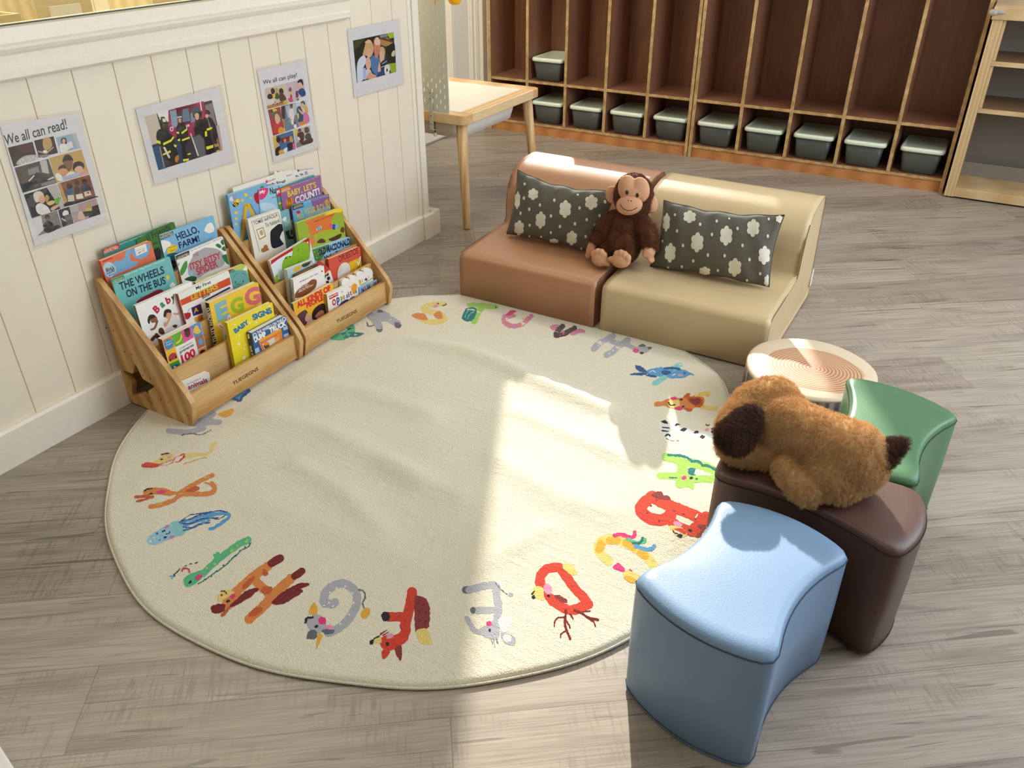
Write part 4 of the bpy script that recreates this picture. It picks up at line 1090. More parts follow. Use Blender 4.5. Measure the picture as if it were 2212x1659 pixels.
# ---- fourth tier
book(3, .0095, .005, 3.5, z1_, (393, 1480), (1095, 1198), '76c2bb', '3f9088', 'teal soft book reading THE WHEELS ON THE BUS', '''
T navy "THE WHEELS" 555,1592 1085,1385 530,1500 .025
T navy "ON THE BUS" 635,1680 1100,1510 612,1590 .025
P 2f8c7c 393,1482 590,1402 605,1460 410,1540
T yell "THE ORIGINAL" 420,1510 590,1440 412,1490
T wh "INDESTRUCTIBLES" 420,1530 600,1465 418,1510
T wh "Chew Proof • Rip Proof • Nontoxic" 600,1425 1085,1235 592,1402
B yell 1100,1410 1130,1415 1140,1450 1110,1465
B e8d84e 560,1950 600,1955 610,2000 575,2010
B wh 1140,1530 1180,1490 1210,1530 1160,1560
B 9c2436 750,1720 880,1640 1000,1580 1060,1590 1020,1660 800,1760
T ink "the wheels on the bus go" 790,1690 1000,1615 785,1672
B wh 430,1890 480,1860 560,1850 560,1880 470,1920
E ink 40 30 0 640,2020
''', soft=True, r=.005, name='soft_book')
book(3, .0095, .005, 3.5, z1_, (1208, 1175), (1775, 940), 'f4f1ea', 'c23b4b', 'white soft book reading THE ITSY BITSY SPIDER on a grey cloud', '''
B lgray 1365,1390 1360,1300 1400,1220 1440,1140 1500,1110 1560,1080 1640,1080 1720,1100 1770,1140 1800,1250 1770,1300 1700,1330 1580,1380 1480,1440 1390,1420
T c43a4c "THE" 1425,1200 1492,1170 1415,1160 .01
T c43a4c "ITSY BITSY" 1395,1350 1760,1205 1375,1270 .03
T c43a4c "SPIDER" 1475,1412 1725,1305 1448,1330 .03
P navy 1210,1178 1372,1108 1382,1165 1222,1230
T yell "THE ORIGINAL" 1235,1205 1365,1150 1228,1188
T wh "INDESTRUCTIBLES" 1235,1228 1378,1165 1230,1205
T 777777 "Chew Proof • Rip Proof • Nontoxic • 100% Washable" 1390,1130 1770,970 1382,1112
B 2f7a4a 1690,1050 1720,1030 1760,1060 1740,1085
B 2f7a4a 1750,1010 1780,975 1800,1000 1780,1050
B 2f7a4a 1760,1090 1800,1060 1840,1100 1800,1120
B 2f7a4a 1765,1185 1800,1160 1850,1160 1880,1260 1830,1275
B 4c9a45 1255,1400 1300,1280 1345,1235 1350,1310 1300,1400
B 4c9a45 1225,1300 1260,1250 1270,1220 1240,1320
B 2b5a38 1320,1460 1390,1420 1460,1430 1440,1480
E 9cc7e0 20 34 15 1400,1385
''', soft=True, r=.005, name='soft_book')
# ---- third tier
book(2, .0098, .011, 3.5, z1_, (1545, 1455), (2140, 1225), 'c8cf5a', 'b6322f', 'rounded red-edged board book with a teal animal face on lime', '''
S b92f2c 26 1560,1448 1800,1350 2090,1235 2125,1250 2150,1330 2165,1480
P b92f2c 1700,1395 2050,1250 1900,1330 1850,1400
B 6fb0ac 1850,1400 1900,1360 1980,1345 2050,1360 2080,1420 2070,1500 1900,1580 1860,1500
B 4a9a86 1870,1380 1890,1335 1930,1360
B wh 2020,1340 2060,1290 2110,1260 2130,1290 2100,1320 2050,1350
S ink 4 1915,1420 1930,1395 1960,1385
S ink 4 2005,1385 2030,1390 2042,1410
E ink 6 12 0 1925,1490
E ink 6 12 0 2020,1480
S ink 4 1930,1510 1970,1520 2015,1500
''', r=.014)
book(2, .0105, .0110, 3.5, z3_, (178, 560), (850, 262), 'f4f2ee', '3f8a74', 'white board book reading Baby with two toddlers on it', '''
T b3223c "B" 440,655 480,600 380,590 .05
T 3f8a74 "a" 500,590 540,555 465,535 .05
T b3223c "b" 560,545 610,510 530,465 .05
T 2d4a2c "y" 625,545 660,500 605,455 .05
E sk2 42 48 0 400,720
B hair 325,720 345,670 390,660 420,680 400,700 360,720 350,770 330,760
E sk1 46 50 0 570,660
B hair 515,660 530,610 570,595 605,610 605,640 560,640 540,690 520,690
B wh 360,780 430,760 450,830 420,900 370,890
B eae6de 510,720 560,710 660,670 690,730 680,780 560,830 510,800
S sk2 26 370,840 410,820 440,740
S sk1 26 540,790 560,760 590,700
S sk1 22 640,650 670,655 690,650
S sk3 40 380,960 420,920 470,950 430,900
B sk3 460,830 500,820 530,880 500,900 460,880
B sk3 620,800 650,780 680,790 660,820
B sk1 520,760 540,750 545,800 520,800
''', r=.003, sspec='T wh "BABY\'S FIRST" 195,900 160,700 225,885 .02\nE sk1 14 20 0 155,640')
book(2, .0225, .014, 3.5, z3_, (690, 420), (1292, 133), 'f2efe8', 'b4432f', 'white and orange board book reading My First LETTERS Book', '''
P d9512e 690,500 1305,215 1320,300 700,572
T ink "My First" 910,378 1085,298 900,330 .02
T c8c93c "LETTERS" 850,492 1170,350 838,425 .03
T ink "Book" 980,478 1075,430 972,440 .02
B b3202c 755,690 760,650 800,640 835,640 840,680 810,715 775,715
L ink 5 800,640 825,590
P 3f2a6a 845,580 960,530 985,640 870,680
T e8b13c "A" 880,648 935,620 872,592 .05
P 3f2a6a 1010,485 1300,330 1320,345 1020,500
P e2a92f 880,700 980,660 1000,745 900,760
T c9453a "G" 930,745 985,715 920,690 .04
''', r=.004)
# ---- second tier
book(1, .0078, .017, 1.5, z3_, (1060, 530), (1645, 268), 'f6cd3c', '26282c', 'yellow board book reading EGG with a black spine', '''
T 85bcc4 "E" 1165,760 1310,690 1118,545 .06
T a3c22e "G" 1330,665 1485,620 1305,480 .05
T e06a7e "G" 1500,575 1690,520 1470,365 .05
B f6f3ec 1220,900 1225,840 1260,800 1310,790 1330,900 1320,960 1270,985 1230,960
B f6f3ec 1160,790 1180,765 1210,770 1250,830 1230,850
B f6f3ec 1280,700 1300,665 1320,690 1320,750 1300,760
S e58a94 14 1185,790 1225,820
S e58a94 12 1300,690 1305,735
E ink 8 10 0 1265,920
S ink 3 1270,965 1285,955 1300,960
''', r=.008, sspec='T wh "MY LITTLE WORLD" 1130,1090 1022,590 1172,1070 .04\nT 6aa9b5 "EGG" 1035,700 985,590 1020,690')
book(1, .0092, .020, 1.5, z3_, (500, 965), (950, 738), 'f0eee8', '7c4a2c', 'colourful tabbed board book reading primeras 100 palabras', '''
P e8853f 500,965 605,905 650,1050 535,1100
P 6bb13a 605,905 720,850 765,1000 655,1050
P e0569a 720,850 835,790 880,930 765,1000
P 4a94d4 835,790 950,738 970,800 1000,890 885,930
P f2c12e 535,1100 655,1050 700,1200 580,1255
P 3f9a3c 580,1255 700,1200 730,1320 605,1380
P a9704a 885,930 1000,890 1020,1030 925,1080
P e8853f 925,1085 1025,1035 1055,1110 945,1170
B 3f8cc0 525,1010 540,970 580,950 625,970 635,1020 600,1070 550,1075
T wh "Spanish" 545,1010 615,985 540,990
T wh "English" 550,1040 625,1010 545,1018
B f6d743 660,1000 710,960 725,890 735,930 715,980 670,1010
E sk3 36 52 0 800,880
E 3a2a22 38 20 -20 795,845
B f1c24a 870,860 890,800 920,790 940,830 960,860 930,890 890,885
E d8392b 8 6 0 872,815
B b23a4a 575,1170 600,1130 650,1115 670,1140 670,1180 590,1210
E ink 12 14 0 595,1205
E ink 12 14 0 665,1170
E 2d5a9a 50 50 0 665,1305
E wh 16 16 0 650,1290
E wh 14 14 0 695,1330
T 777777 "priddy books" 710,1085 860,1005 705,1060
T ink "primeras" 715,1140 880,1045 705,1095 .015
T d4253a "100" 740,1245 905,1150 715,1150 .04
T ink "palabras" 760,1285 915,1205 752,1235 .02
B 5f9ad0 930,960 970,940 985,1000 960,1020 940,1010
B ink 950,1130 960,1090 1000,1080 1010,1110 970,1150
''', r=.012, sspec='T wh "100" 530,1170 490,1110 500,1175 .02')
# ---- front tray
book(0, .0072, .013, 1.5, z3_, (1275, 765), (1815, 508), 'f3dc2c', 'c9b21e', 'bright yellow board book reading BABY SIGNS in blue letters', '''
T 2277a8 "BABY" 1375,890 1545,765 1345,840 .06
T 2277a8 "SIGNS" 1590,735 1820,640 1565,665 .06
N wh 9 9 0 1370,780 1420,910 1415,1010 1545,760 1625,755 1780,560 1480,1070 1500,1020 1470,1180 1650,700
P wh 1460,1170 1500,1150 1490,1190 1500,1200 1450,1195
P wh 1400,1000 1425,995 1430,1030 1405,1025
''', r=.007, sspec='T ink "BABY SIGNS" 1375,1190 1335,1010 1395,1180 .02\nT ink "B" 1305,850 1295,820 1310,848')
book(0, .0215, .019, 1, z3_, (1565, 885), (1975, 665), '2f5f9a', '27435f', 'blue board book reading THE WHEELS ON THE DUMP TRUCK', '''
T wh "THE WHEELS ON THE" 1640,900 1935,745 1625,865 .03
T wh "DUMP" 1610,1000 1750,920 1585,935 .06
T wh "TRUCK" 1785,890 1985,790 1775,825 .06
E c9d6de 26 28 0 1605,905
E c9d6de 26 28 0 1955,715
E 2f5f9a 12 14 0 1605,905
E 2f5f9a 12 14 0 1955,715
P e08a2c 1650,980 1920,820 1940,950 1700,1100
P d8d3cc 1685,1010 1890,890 1900,960 1720,1075
P f0a83c 1660,965 1910,825 1915,850 1665,990
E 5c4a3c 36 40 0 1745,1030
B e8902c 1710,1010 1740,985 1780,1000 1770,1020 1720,1030
E e0a46a 32 36 0 1870,945
B e8902c 1835,930 1860,905 1900,915 1895,935
L d84a2c 8 1685,1010 1890,890
L d84a2c 8 1685,1010 1720,1090
P a9c6dc 1590,1080 1650,1050 1665,1100 1600,1140
P a9c6dc 1940,820 2000,790 2010,830 1950,850
P a9c6dc 1950,900 2020,870 2025,905 1955,935
P 1f3f5f 1500,1060 1530,1040 1530,1060
''', r=.008, sspec='T wh "DUMP" 1570,1170 1530,1040 1600,1160 .03\nP wh 1515,900 1535,890 1545,945 1525,950')
book(0, .0050, .010, 1.5, z3_, (700, 1492), (1040, 1345), 'f3efe8', 'd8d2c8', 'small white board book reading sea animals low in the front tray', '''
T 7a4a55 "my first book of" 800,1510 965,1435 792,1485
T a8253c "sea animals" 690,1610 1045,1465 672,1555 .03
B a8253c 820,1620 870,1570 930,1545 900,1580 850,1620
''', r=.010)
# ---- right display, top tier
book(4, .0040, .0018, 1.5, z2_, (775, 150), (1270, 108), 'eee8da', 'd8582c', 'cream card book with a dotted top edge, rearmost in the right display', '''
L 2c6a8a 9 790,152 1265,110
N 2c6a8a 8 8 0 800,160 830,158 860,155 890,152 920,150 950,147 980,145 1010,142 1040,139 1070,136 1100,133 1130,130 1160,128 1190,125 1220,122 1250,119
P d8582c 760,145 790,150 790,175 765,175
E c23a55 13 13 0 1020,158
T 6a4a44 "lift-the-flap book" 1040,165 1190,140 1038,150
T 4a6a9a "a, is Z" 990,240 1140,200 980,205 .03
''', r=.002, name='picture_book')
book(4, .0060, .0022, 1.5, z2_, (235, 362), (930, 142), 'efe9dc', 'cfc6b4', 'large white flat book reading books English behind the blue A book', '''
T 6a3a44 "books" 665,298 745,262 662,275 .01
E d04a6a 15 18 0 642,290
T 3a4a7a "nch Engl" 650,352 870,300 640,318 .03
T 3a3a3a "- - - -" 885,230 965,205 880,215
''', r=.003, name='picture_book')
book(4, .0084, .0095, 1.5, z2_, (165, 455), (632, 302), '7fb4d8', '5f94b8', 'light blue board book with a bee and a big yellow letter A', '''
S e9b52c 42 350,970 370,780 400,560 480,680 560,800
L e9b52c 36 365,835 500,770
S ink 3 335,980 350,800 385,560
E e9b52c 34 34 0 290,525
E ink 38 30 -40 270,560
L yell 9 240,545 280,585
L yell 9 255,530 290,572
E d9dfe8 26 32 20 225,495
E 9a9fc0 26 36 -20 260,480
E yell 22 22 0 290,520
P yell 390,415 400,435 425,440 405,455 410,475 390,460 372,470 378,448 368,430 388,432
P yell 350,490 358,505 375,508 362,520 366,535 350,525 335,535 340,515 332,502 345,503
P yell 450,465 456,478 468,480 460,488 462,498 450,492 438,498 442,485 436,476 446,477
P yell 275,630 285,648 305,652 290,665 295,685 275,675 255,685 262,662 250,648 270,647
P yell 272,710 280,722 295,725 285,735 288,750 272,742 257,750 262,733 252,722 268,722
P yell 270,778 277,790 290,792 280,800 283,815 270,806 257,815 262,798 252,790 266,790
B b9202c 490,480 500,430 540,425 560,470 560,550 520,545
L ink 7 530,425 540,380
B 4a8a3c 560,360 590,340 610,355 590,370
T ink "Run your finger along the tracks" 315,940 360,580 330,945
T ink "and trace the letter" 440,560 510,690 455,545
''', r=.006, sspec='T ink "A IS FOR APPLE" 225,895 175,690 250,885 .02')
book(4, .0181, .0020, 1.5, z2_, (540, 378), (840, 318), '9ccbe2', '7ab0cc', 'pale blue soft book starting My Nu beside the red apple', '''
B e0417a 545,385 650,365 655,420 620,480 580,505 550,490
T wh "My" 560,455 630,425 555,405 .03
T ink "Numbers" 685,445 880,400 675,365 .03
T ink "tiny" 705,498 755,480 700,478
B c4dcea 560,560 640,540 720,560 760,600 700,640 600,640
''', soft=True, r=.004, name='soft_book')
book(4, .0203, .0018, 1.5, z2_, (750, 380), (1210, 205), '4f9a9c', '3a7a80', 'dark teal soft book with a red circle tucked behind the purple book', '''
B d0304a 752,385 800,370 815,430 790,470 760,470
T wh "M" 765,440 800,425 760,395 .04
B 5a9a3c 770,560 810,540 830,600 790,620
B f2c12e 780,545 810,535 812,555 785,560
''', soft=True, r=.004, name='soft_book')
book(4, .0223, .0025, 1.5, z2_, (800, 372), (1282, 208), '9c6a98', '7c4a78', 'purple soft book reading BABY, LET\'S COUNT!', '''
P e06a2c 803,375 925,335 930,385 808,425
T yell "THE ORIGINAL" 820,392 920,358 815,375
T wh "INDESTRUCTIBLES" 822,420 925,385 818,395
T dcc8da "Chew Proof • Rip Proof • Nontoxic • 100% Washable" 935,352 1275,232 930,335
T yell "BABY, LET'S" 900,488 1240,370 885,405 .02
T wh "COUNT!" 990,560 1280,440 975,478 .03
B e0842c 870,520 930,480 960,500 960,600 900,620 880,570
L ink 8 895,490 905,530
L ink 8 915,485 925,525
''', soft=True, r=.005, name='soft_book')
# ---- right display, fourth tier
book(3, .0105, .0120, 4.0, z2_, (415, 745), (798, 612), 'efe9da', 'cfc4a6', 'cream board book with a black ear shape reading Te hablaré', '''
L ink 4 460,765 775,655
L ink 4 460,765 560,1130
L ink 4 775,655 890,980
T 3a3a36 "TOMIE dePAOLA" 490,812 775,705 480,770 .005
T 4a6a4a "Te hablaré" 630,838 800,775 618,790 .01
P a98a3c 515,865 600,830 635,945 555,985
P f4eedd 525,872 595,843 622,935 560,970
B c9a48a 555,880 590,870 600,920 570,930
B ink 685,950 690,880 740,830 790,795 840,810 845,860 820,900 800,960 830,1010 840,1040 760,1080 710,1080 690,1020
B a9713c 575,1100 600,1080 640,1070 670,1100 640,1120 590,1135
E a9713c 26 26 0 630,1070
''', r=.006, sspec='T 7a7058 "TE HABLARE" 520,1100 440,800 540,1090')
book(3, .0070, .0045, 3.5, z2_, (800, 650), (905, 612), '7fb3bf', '5a8c98', 'teal soft book mostly hidden behind the cream ear book', '''
T ddd6c0 "TH" 860,830 915,805 850,760 .03
P 2a3a30 860,890 950,850 990,960 900,980
T 9a9a90 "O" 920,960 975,930 905,850 .03
B wh 830,740 860,710 880,730 850,760
''', soft=True, r=.004, name='soft_book', h=.135)
book(3, .0125, .0050, 3.5, z2_, (940, 572), (1385, 432), '6fb0d2', '2a2f4a', 'blue and purple soft book reading ALL YEAR ROUND', '''
P 8a659a 1165,505 1390,432 1430,560 1210,640
P 2a2f4a 945,575 1075,540 1085,590 955,632
T yell "THE ORIGINAL" 965,595 1065,562 962,580
T wh "INDESTRUCTIBLES" 965,618 1080,580 962,598
T dfe8f0 "Chew Proof • Rip Proof • 100% Washable" 1090,555 1380,462 1086,540
T e8c63c "ALL YEAR ROUND" 1010,750 1450,610 985,650 .01
T wh "A Book of Seasons" 1110,735 1360,645 1105,715
E c9304a 24 20 0 1020,655
P e0a02c 1330,520 1370,495 1385,535 1340,555
E d04a8a 12 10 0 1285,525
''', soft=True, r=.005, name='soft_book')
# ---- right display, third tier
book(2, .0105, .0100, 3.0, z2_, (1000, 785), (1545, 592), 'a6b93c', 'c9c07a', 'green and orange board book reading A Baby\'s First Word Book', '''
P e07a3c 1010,800 1545,600 1550,680 1500,800 1440,850 1300,880 1200,930 1100,880 1050,850
B yell 1330,690 1400,640 1500,595 1545,595 1540,650 1460,660 1400,680
B 9ab53c 1410,780 1450,680 1520,660 1570,700 1590,820 1500,850 1440,830
B 9ab53c 1010,800 1060,760 1120,800 1150,880 1100,920 1020,880
T ink "A Baby's First Word Book" 1210,785 1450,690 1205,765 .01
B 9fc4d8 1230,860 1260,830 1290,815 1295,850 1250,875
L ink 6 1250,835 1260,870
L ink 6 1270,825 1280,860
E 3a4a9a 24 34 0 1445,830
B e05a8a 1390,790 1420,800 1430,830 1400,830
B 7fb8d8 1460,820 1490,790 1490,840 1460,850
B d98a4a 1150,980 1180,940 1210,960 1220,1030 1180,1060 1150,1040
L d98a4a 12 1170,950 1165,890
L d98a4a 12 1190,940 1195,885
B 5a3a2c 1240,1020 1290,970 1340,990 1330,1020
B 4a3424 1380,980 1440,950 1530,910 1520,960 1430,1000
B 6a4430 1520,880 1540,830 1570,850 1560,900
''', r=.010, sspec='T ink "A Baby\'s First Word Book" 1035,960 1005,810 1050,950')
book(2, .0302, .0100, 3.0, z4_, (455, 355), (925, 68), 'dfe9ea', 'dccfae', 'red-edged board book with a smiling green reptile head', '''
P c2262c 470,345 870,80 925,70 930,110 560,330 470,400
S c2262c 20 455,400 445,620
S c2262c 16 925,90 932,240
P e0562c 460,400 560,330 640,300 470,380
T wh "PLAYSKOOL" 488,335 640,232 478,285 .05
B 8cb82c 740,180 800,135 900,130 930,200 925,330 800,420 650,470 610,460 605,390 650,300 720,290
B 8cb82c 470,640 500,600 530,520 560,525 560,570 640,590 600,640 480,665
E ink 9 9 0 652,318
E ink 9 9 0 700,300
S ink 5 790,240 800,205
S ink 3 725,260 745,245
S ink 4 790,365 815,360
''', r=.012, sspec='T ink "Elementary" 415,520 372,390 436,515 .02')
book(2, .0206, .0090, 3.0, z2_, (1165, 1100), (1690, 918), '9ccbe6', 'b0342f', 'pale blue board book reading OLD MACDONALD Had a Farm', '''
B 4f8a4a 1165,1110 1250,1060 1370,1035 1390,1080 1340,1150 1280,1230 1220,1230 1180,1180
T navy "OLD MACDONALD" 1265,1180 1640,1040 1255,1100 .05
T navy "Had a Farm" 1335,1230 1580,1130 1325,1180 .04
N yell 6 6 0 1210,1130 1260,1150 1240,1200 1310,1100
''', r=.004)
# ---- right display, second tier
book(1, .0075, .0120, 2.0, z2_, (1405, 1205), (1785, 1045), 'dd5a48', 'b83c30', 'red board book reading OPUESTOS with a white elephant', '''
T 2a2420 "OPUESTOS" 1505,1255 1735,1145 1495,1185 .0
P f0c42c 1625,1255 1765,1190 1785,1370 1650,1420
B ece8dc 1500,1480 1490,1380 1520,1290 1570,1255 1620,1270 1640,1340 1630,1440 1560,1510
B ddd8cc 1505,1360 1540,1290 1520,1400
L 3a7a4a 12 1670,1395 1750,1300
S f4efdc 16 1735,1280 1750,1240 1760,1190
S f4efdc 14 1740,1270 1720,1250
S ink 3 1560,1430 1600,1410 1620,1400
''', r=.008)
book(1, .0060, .0150, 2.0, z2_, (885, 1345), (1195, 1222), 'b5d0d6', 'e6dec8', 'cream-edged board book with orange leaves behind the brown bear book', '''
B e9b53c 960,1340 1010,1300 1060,1290 1040,1330 980,1370
B 2f4a2c 1060,1290 1120,1240 1170,1235 1150,1280 1090,1310
L c8402f 8 1120,1260 1180,1240
''', r=.010)
book(1, .0240, .0040, 1.0, z2_, (970, 1400), (1250, 1265), '6a4a32', '3a2a20', 'thin dark brown board book right behind the white bear book', 'B 8a6a3c 1000,1400 1080,1350 1180,1310 1160,1340 1060,1390', r=.008)
book(1, .0300, .0110, -1.0, z2_, (955, 1460), (1325, 1290), 'f4f1ec', 'e8e4da', 'white board book with a big brown bear shape on its cover', '''
T ink "Bill Martin Jr / Eric Carle" 1040,1500 1255,1395 1035,1482 .02
B 8a4f2c 965,1680 1000,1600 1070,1530 1130,1500 1180,1460 1230,1460 1240,1500 1220,1560 1150,1620 1080,1660
T wh "Brown Bear," 1035,1570 1140,1515 1030,1555 .02
T wh "Brown Bear," 1030,1595 1155,1530 1028,1580 .02
T wh "What Do You See?" 1020,1620 1195,1528 1018,1603 .02
B 5a3424 1290,1360 1310,1350 1305,1370
''', r=.004, sspec='T ink "Brown Bear, Brown Bear" 930,1700 950,1490 950,1690 .01')
book(1, .0215, .0018, 1.0, z2_, (1265, 1225), (1400, 1330), 'c23a3a', 'a02c2c', 'red board book tilted on its corner beside the bear book', '', r=.003, h=.09)
book(1, .0238, .0040, 1.0, z2_, (1290, 1440), (1400, 1345), 'f1eee6', 'd8d0c0', 'white board book with black cow spots next to the red one', '''
B ink 1300,1430 1330,1400 1350,1420 1330,1460
B ink 1340,1400 1370,1375 1385,1400 1360,1420
B ink 1360,1440 1390,1420 1400,1450 1375,1470
B ink 1300,1480 1330,1470 1340,1500 1310,1510
B ink 1350,1480 1380,1475 1385,1500 1355,1500
P e9a83c 1340,1400 1400,1330 1400,1350 1350,1410
''', r=.004)
# ---- right display, front tray
book(0, .0075, .0110, 2.0, z4_, (735, 865), (1208, 615), 'f2b52e', '2f7f80', 'orange board book reading ALL KINDS OF PEOPLE', '''
T d42a30 "ALL KINDS OF" 790,920 1190,705 772,850 .06
T d42a30 "PEOPLE" 900,920 1100,820 888,855 .06
B 5a3a3a 770,1080 790,1000 850,950 890,940 920,1000 910,1080 840,1140
B d9a08c 880,1060 900,980 940,1000 985,1050 940,1090
B 2a1d18 960,1000 985,930 1040,880 1100,860 1140,920 1130,1000 1050,1060 980,1070
B b4705a 1000,1020 1040,960 1090,940 1110,990 1050,1040
B e8d8d0 900,1100 960,1060 1000,1060 920,1110
''', r=.003, sspec='T wh "Shelley Rotner" 760,1010 735,880 775,1005')
book(0, .0195, .0120, 1.5, z4_, (1140, 755), (1505, 585), 'f3efe8', 'b7a22f', 'white board book reading OPPOSITES in coloured letters', '''
P c9203c 1160,775 1270,725 1275,765 1170,815
T wh "Fisher-Price" 1170,800 1268,752 1165,780 .03
T c9303a "O" 1210,895 1255,870 1195,820 .06
T 2f5a9a "p" 1265,885 1300,865 1250,795 .05
T 6a9a4a "p" 1310,850 1330,840 1300,780 .05
T e08a3c "o" 1335,820 1360,805 1325,770 .05
T 3a8a8a "s" 1375,800 1395,790 1368,755 .05
T 5a4a9a "i" 1400,785 1412,780 1388,725 .05
T c9303a "t" 1420,770 1440,760 1410,710 .05
T e08a3c "e" 1450,755 1478,740 1440,710 .05
T 4a6a9a "s" 1480,740 1500,730 1472,695 .05
B f0a02c 1430,690 1440,640 1470,620 1500,640 1495,690 1470,720 1445,720
B 4a3a6a 1280,890 1320,840 1380,810 1410,830 1380,860 1310,890
B 7a5a9a 1410,810 1450,775 1500,790 1490,810 1420,830
N c8c2d8 12 12 0 1320,720 1415,660
S 3a6a3a 5 1215,940 1230,920 1245,930
''', r=.014)
book(0, .0200, .0040, 1.0, z4_, (1535, 665), (1755, 562), '9fc4dc', '3a3a5a', 'small pale blue book reading NUMBERS in the front right corner', '''
T 5a3a8a "N" 1560,740 1590,725 1550,680 .06
T d43a4a "U" 1598,722 1628,705 1590,655 .06
T 2f6aa9 "M" 1632,705 1665,690 1622,640 .06
T e9a03c "B" 1672,690 1700,675 1665,630 .06
T 3a8a5a "E" 1700,672 1722,660 1692,612 .06
T c23a8a "R" 1722,660 1745,648 1714,600 .06
T 2f5a9a "S" 1742,640 1762,630 1736,580 .06
''', r=.004)
# scalloped white board book standing behind it
th = math.radians(2); o = np.array([SX[1]+.0056+.0075+.011, 0, FZ[0]]); nn_ = np.array([math.cos(th), 0, math.sin(th)])
q = lambda a, b: onplane(500+a/5.53, 500+b/5.53, o, nn_)
sc = thing('board_book', q(1600, 640), 'scalloped white board book with rounded bumps along its top edge', 'book', 'picture books in the pine displays')
sh = []
for (cx_0, cy_0, r0, a0, a1) in ((1370, 615, 58, 200, 330), (1450, 580, 60, 215, 325), (1540, 535, 62, 215, 330), (1625, 500, 66, 215, 380)):
    sh += [(cx_0+r0*math.cos(math.radians(a)), cy_0+r0*math.sin(math.radians(a))) for a in np.linspace(a0, a1, 9)]
sh += [(1700, 640), (1540, 735), (1330, 840)]
def scallop(mb, e0, e1, mi=0, shrink=1.):
    ce = np.mean(sh, axis=0); P_ = [q(*(ce+(np.array(p)-ce)*shrink)) for p in sh]; k = len(P_); vs = [p-nn_*e0 for p in P_]+[p-nn_*e1 for p in P_]
    mb.add(vs, [tuple(range(k)), tuple(range(k, 2*k))[::-1]]+[(i, k+i, k+(i+1) % k, (i+1) % k) for i in range(k)], mi)
mb = MB(); scallop(mb, 0, .0015)
ar = Art(planehit(o, nn_, .00012, .000012)); ar.t = (500, 500, 5.53, 5.53)
ar.spec('''
B e9b53c 1520,590 1540,575 1550,610 1535,640
S ink 4 1560,600 1565,570
B 6a4a7a 1590,580 1605,555 1625,570 1615,590
S ink 4 1640,560 1640,530
S 9ab53c 10 1545,640 1620,600 1700,540
''')
ms = ar.into(mb, 1); scallop(mb, .0098, .011); mb.build('cover', [printm('f4efe6')]+ms, sc); mb = MB(); scallop(mb, .0015, .0098, 0, .985); mb.build('page_block', paper, sc)
# ------------------------------------------------------------------ laminated posters on the left wall
lamm, lt, lbs = nmat('laminate_film')
tr = N(lt, 'ShaderNodeBsdfTransparent'); gl = N(lt, 'ShaderNodeBsdfGlossy'); gl.inputs['Roughness'].default_value = .12
nz = N(lt, 'ShaderNodeTexNoise'); nz.inputs['Scale'].default_value = 22; nz.inputs['Detail'].default_value = 3; L(lt, coords(lt), nz.inputs['Vector'])
bp = N(lt, 'ShaderNodeBump'); bp.inputs['Strength'].default_value = .5; bp.inputs['Distance'].default_value = .004; L(lt, nz.outputs[0], bp.inputs['Height']); L(lt, bp.outputs[0], gl.inputs['Normal'])
mx = N(lt, 'ShaderNodeMixShader'); mx.inputs[0].default_value = .12; L(lt, tr.outputs[0], mx.inputs[1]); L(lt, gl.outputs[0], mx.inputs[2]); L(lt, mx.outputs[0], lt.nodes['Material Output'].inputs[0])
sheet = plain('e9e6e6', .5, .3, 'copy_paper')
def poster(quad, inset, label, spec, cat='poster', name='laminated_poster'):
    P_ = [PX(*p, WX+.002) for p in quad]; ce = np.mean(P_, axis=0); t = thing(name, ce, label, cat, 'laminated sheets on the wall')
    def grid(mb, x, ins, n=14, wob=0.):
        A, B, C_, D = P_; vs = []
        for i in range(n+1):
            for j in range(n+1):
                a, b = ins+(1-2*ins)*i/n, ins*.8+(1-1.6*ins)*j/n
                p = (A*(1-a)+B*a)*(1-b)+(D*(1-a)+C_*a)*b
                e = max(abs(2*a-1), abs(2*b-1)); w_ = wob*(1+math.sin(17*a+5*b)*math.cos(13*b-4*a))*max(0, e-.75)*4
                vs.append((x+w_, p[1], p[2]))
        mb.add(vs, [(i*(n+1)+j, i*(n+1)+j+1, (i+1)*(n+1)+j+1, (i+1)*(n+1)+j) for i in range(n) for j in range(n)])
    mb = MB(); A, B, C_, D = P_
    q = [(A*(1-a)+B*a)*(1-b)+(D*(1-a)+C_*a)*b for a, b in ((inset, inset*.8), (1-inset, inset*.8), (1-inset, 1-inset*.8), (inset, 1-inset*.8))]
    mb.add([(WX+.0012, *p[1:]) for p in q]+[(WX+.0018, *p[1:]) for p in q], [(0, 1, 2, 3), (4, 7, 6, 5), (0, 4, 5, 1), (1, 5, 6, 2), (2, 6, 7, 3), (3, 7, 4, 0)])
    ar = Art(planehit((WX+.0018, 0, 0), (1, 0, 0), .00005, .000003)); ar.spec(spec); ms = ar.into(mb, 1)
    mb.build('printed_sheet', [sheet]+ms, t)
    mb = MB(); grid(mb, WX+.0030, 0, wob=.0016); mb.build('laminate', lamm, t, smooth=True)
PAL.update(tan='c9a568', brn='5a3d2c', dbr='2e211b', gy1='4a4846', gy2='8a8884', gy3='c4c2be', sky2='9fb9cc', jean='3d5f8c', fire='f2ee3a', coat='17181c', mag='a82458', wood='b9824e', skl='e6b698')
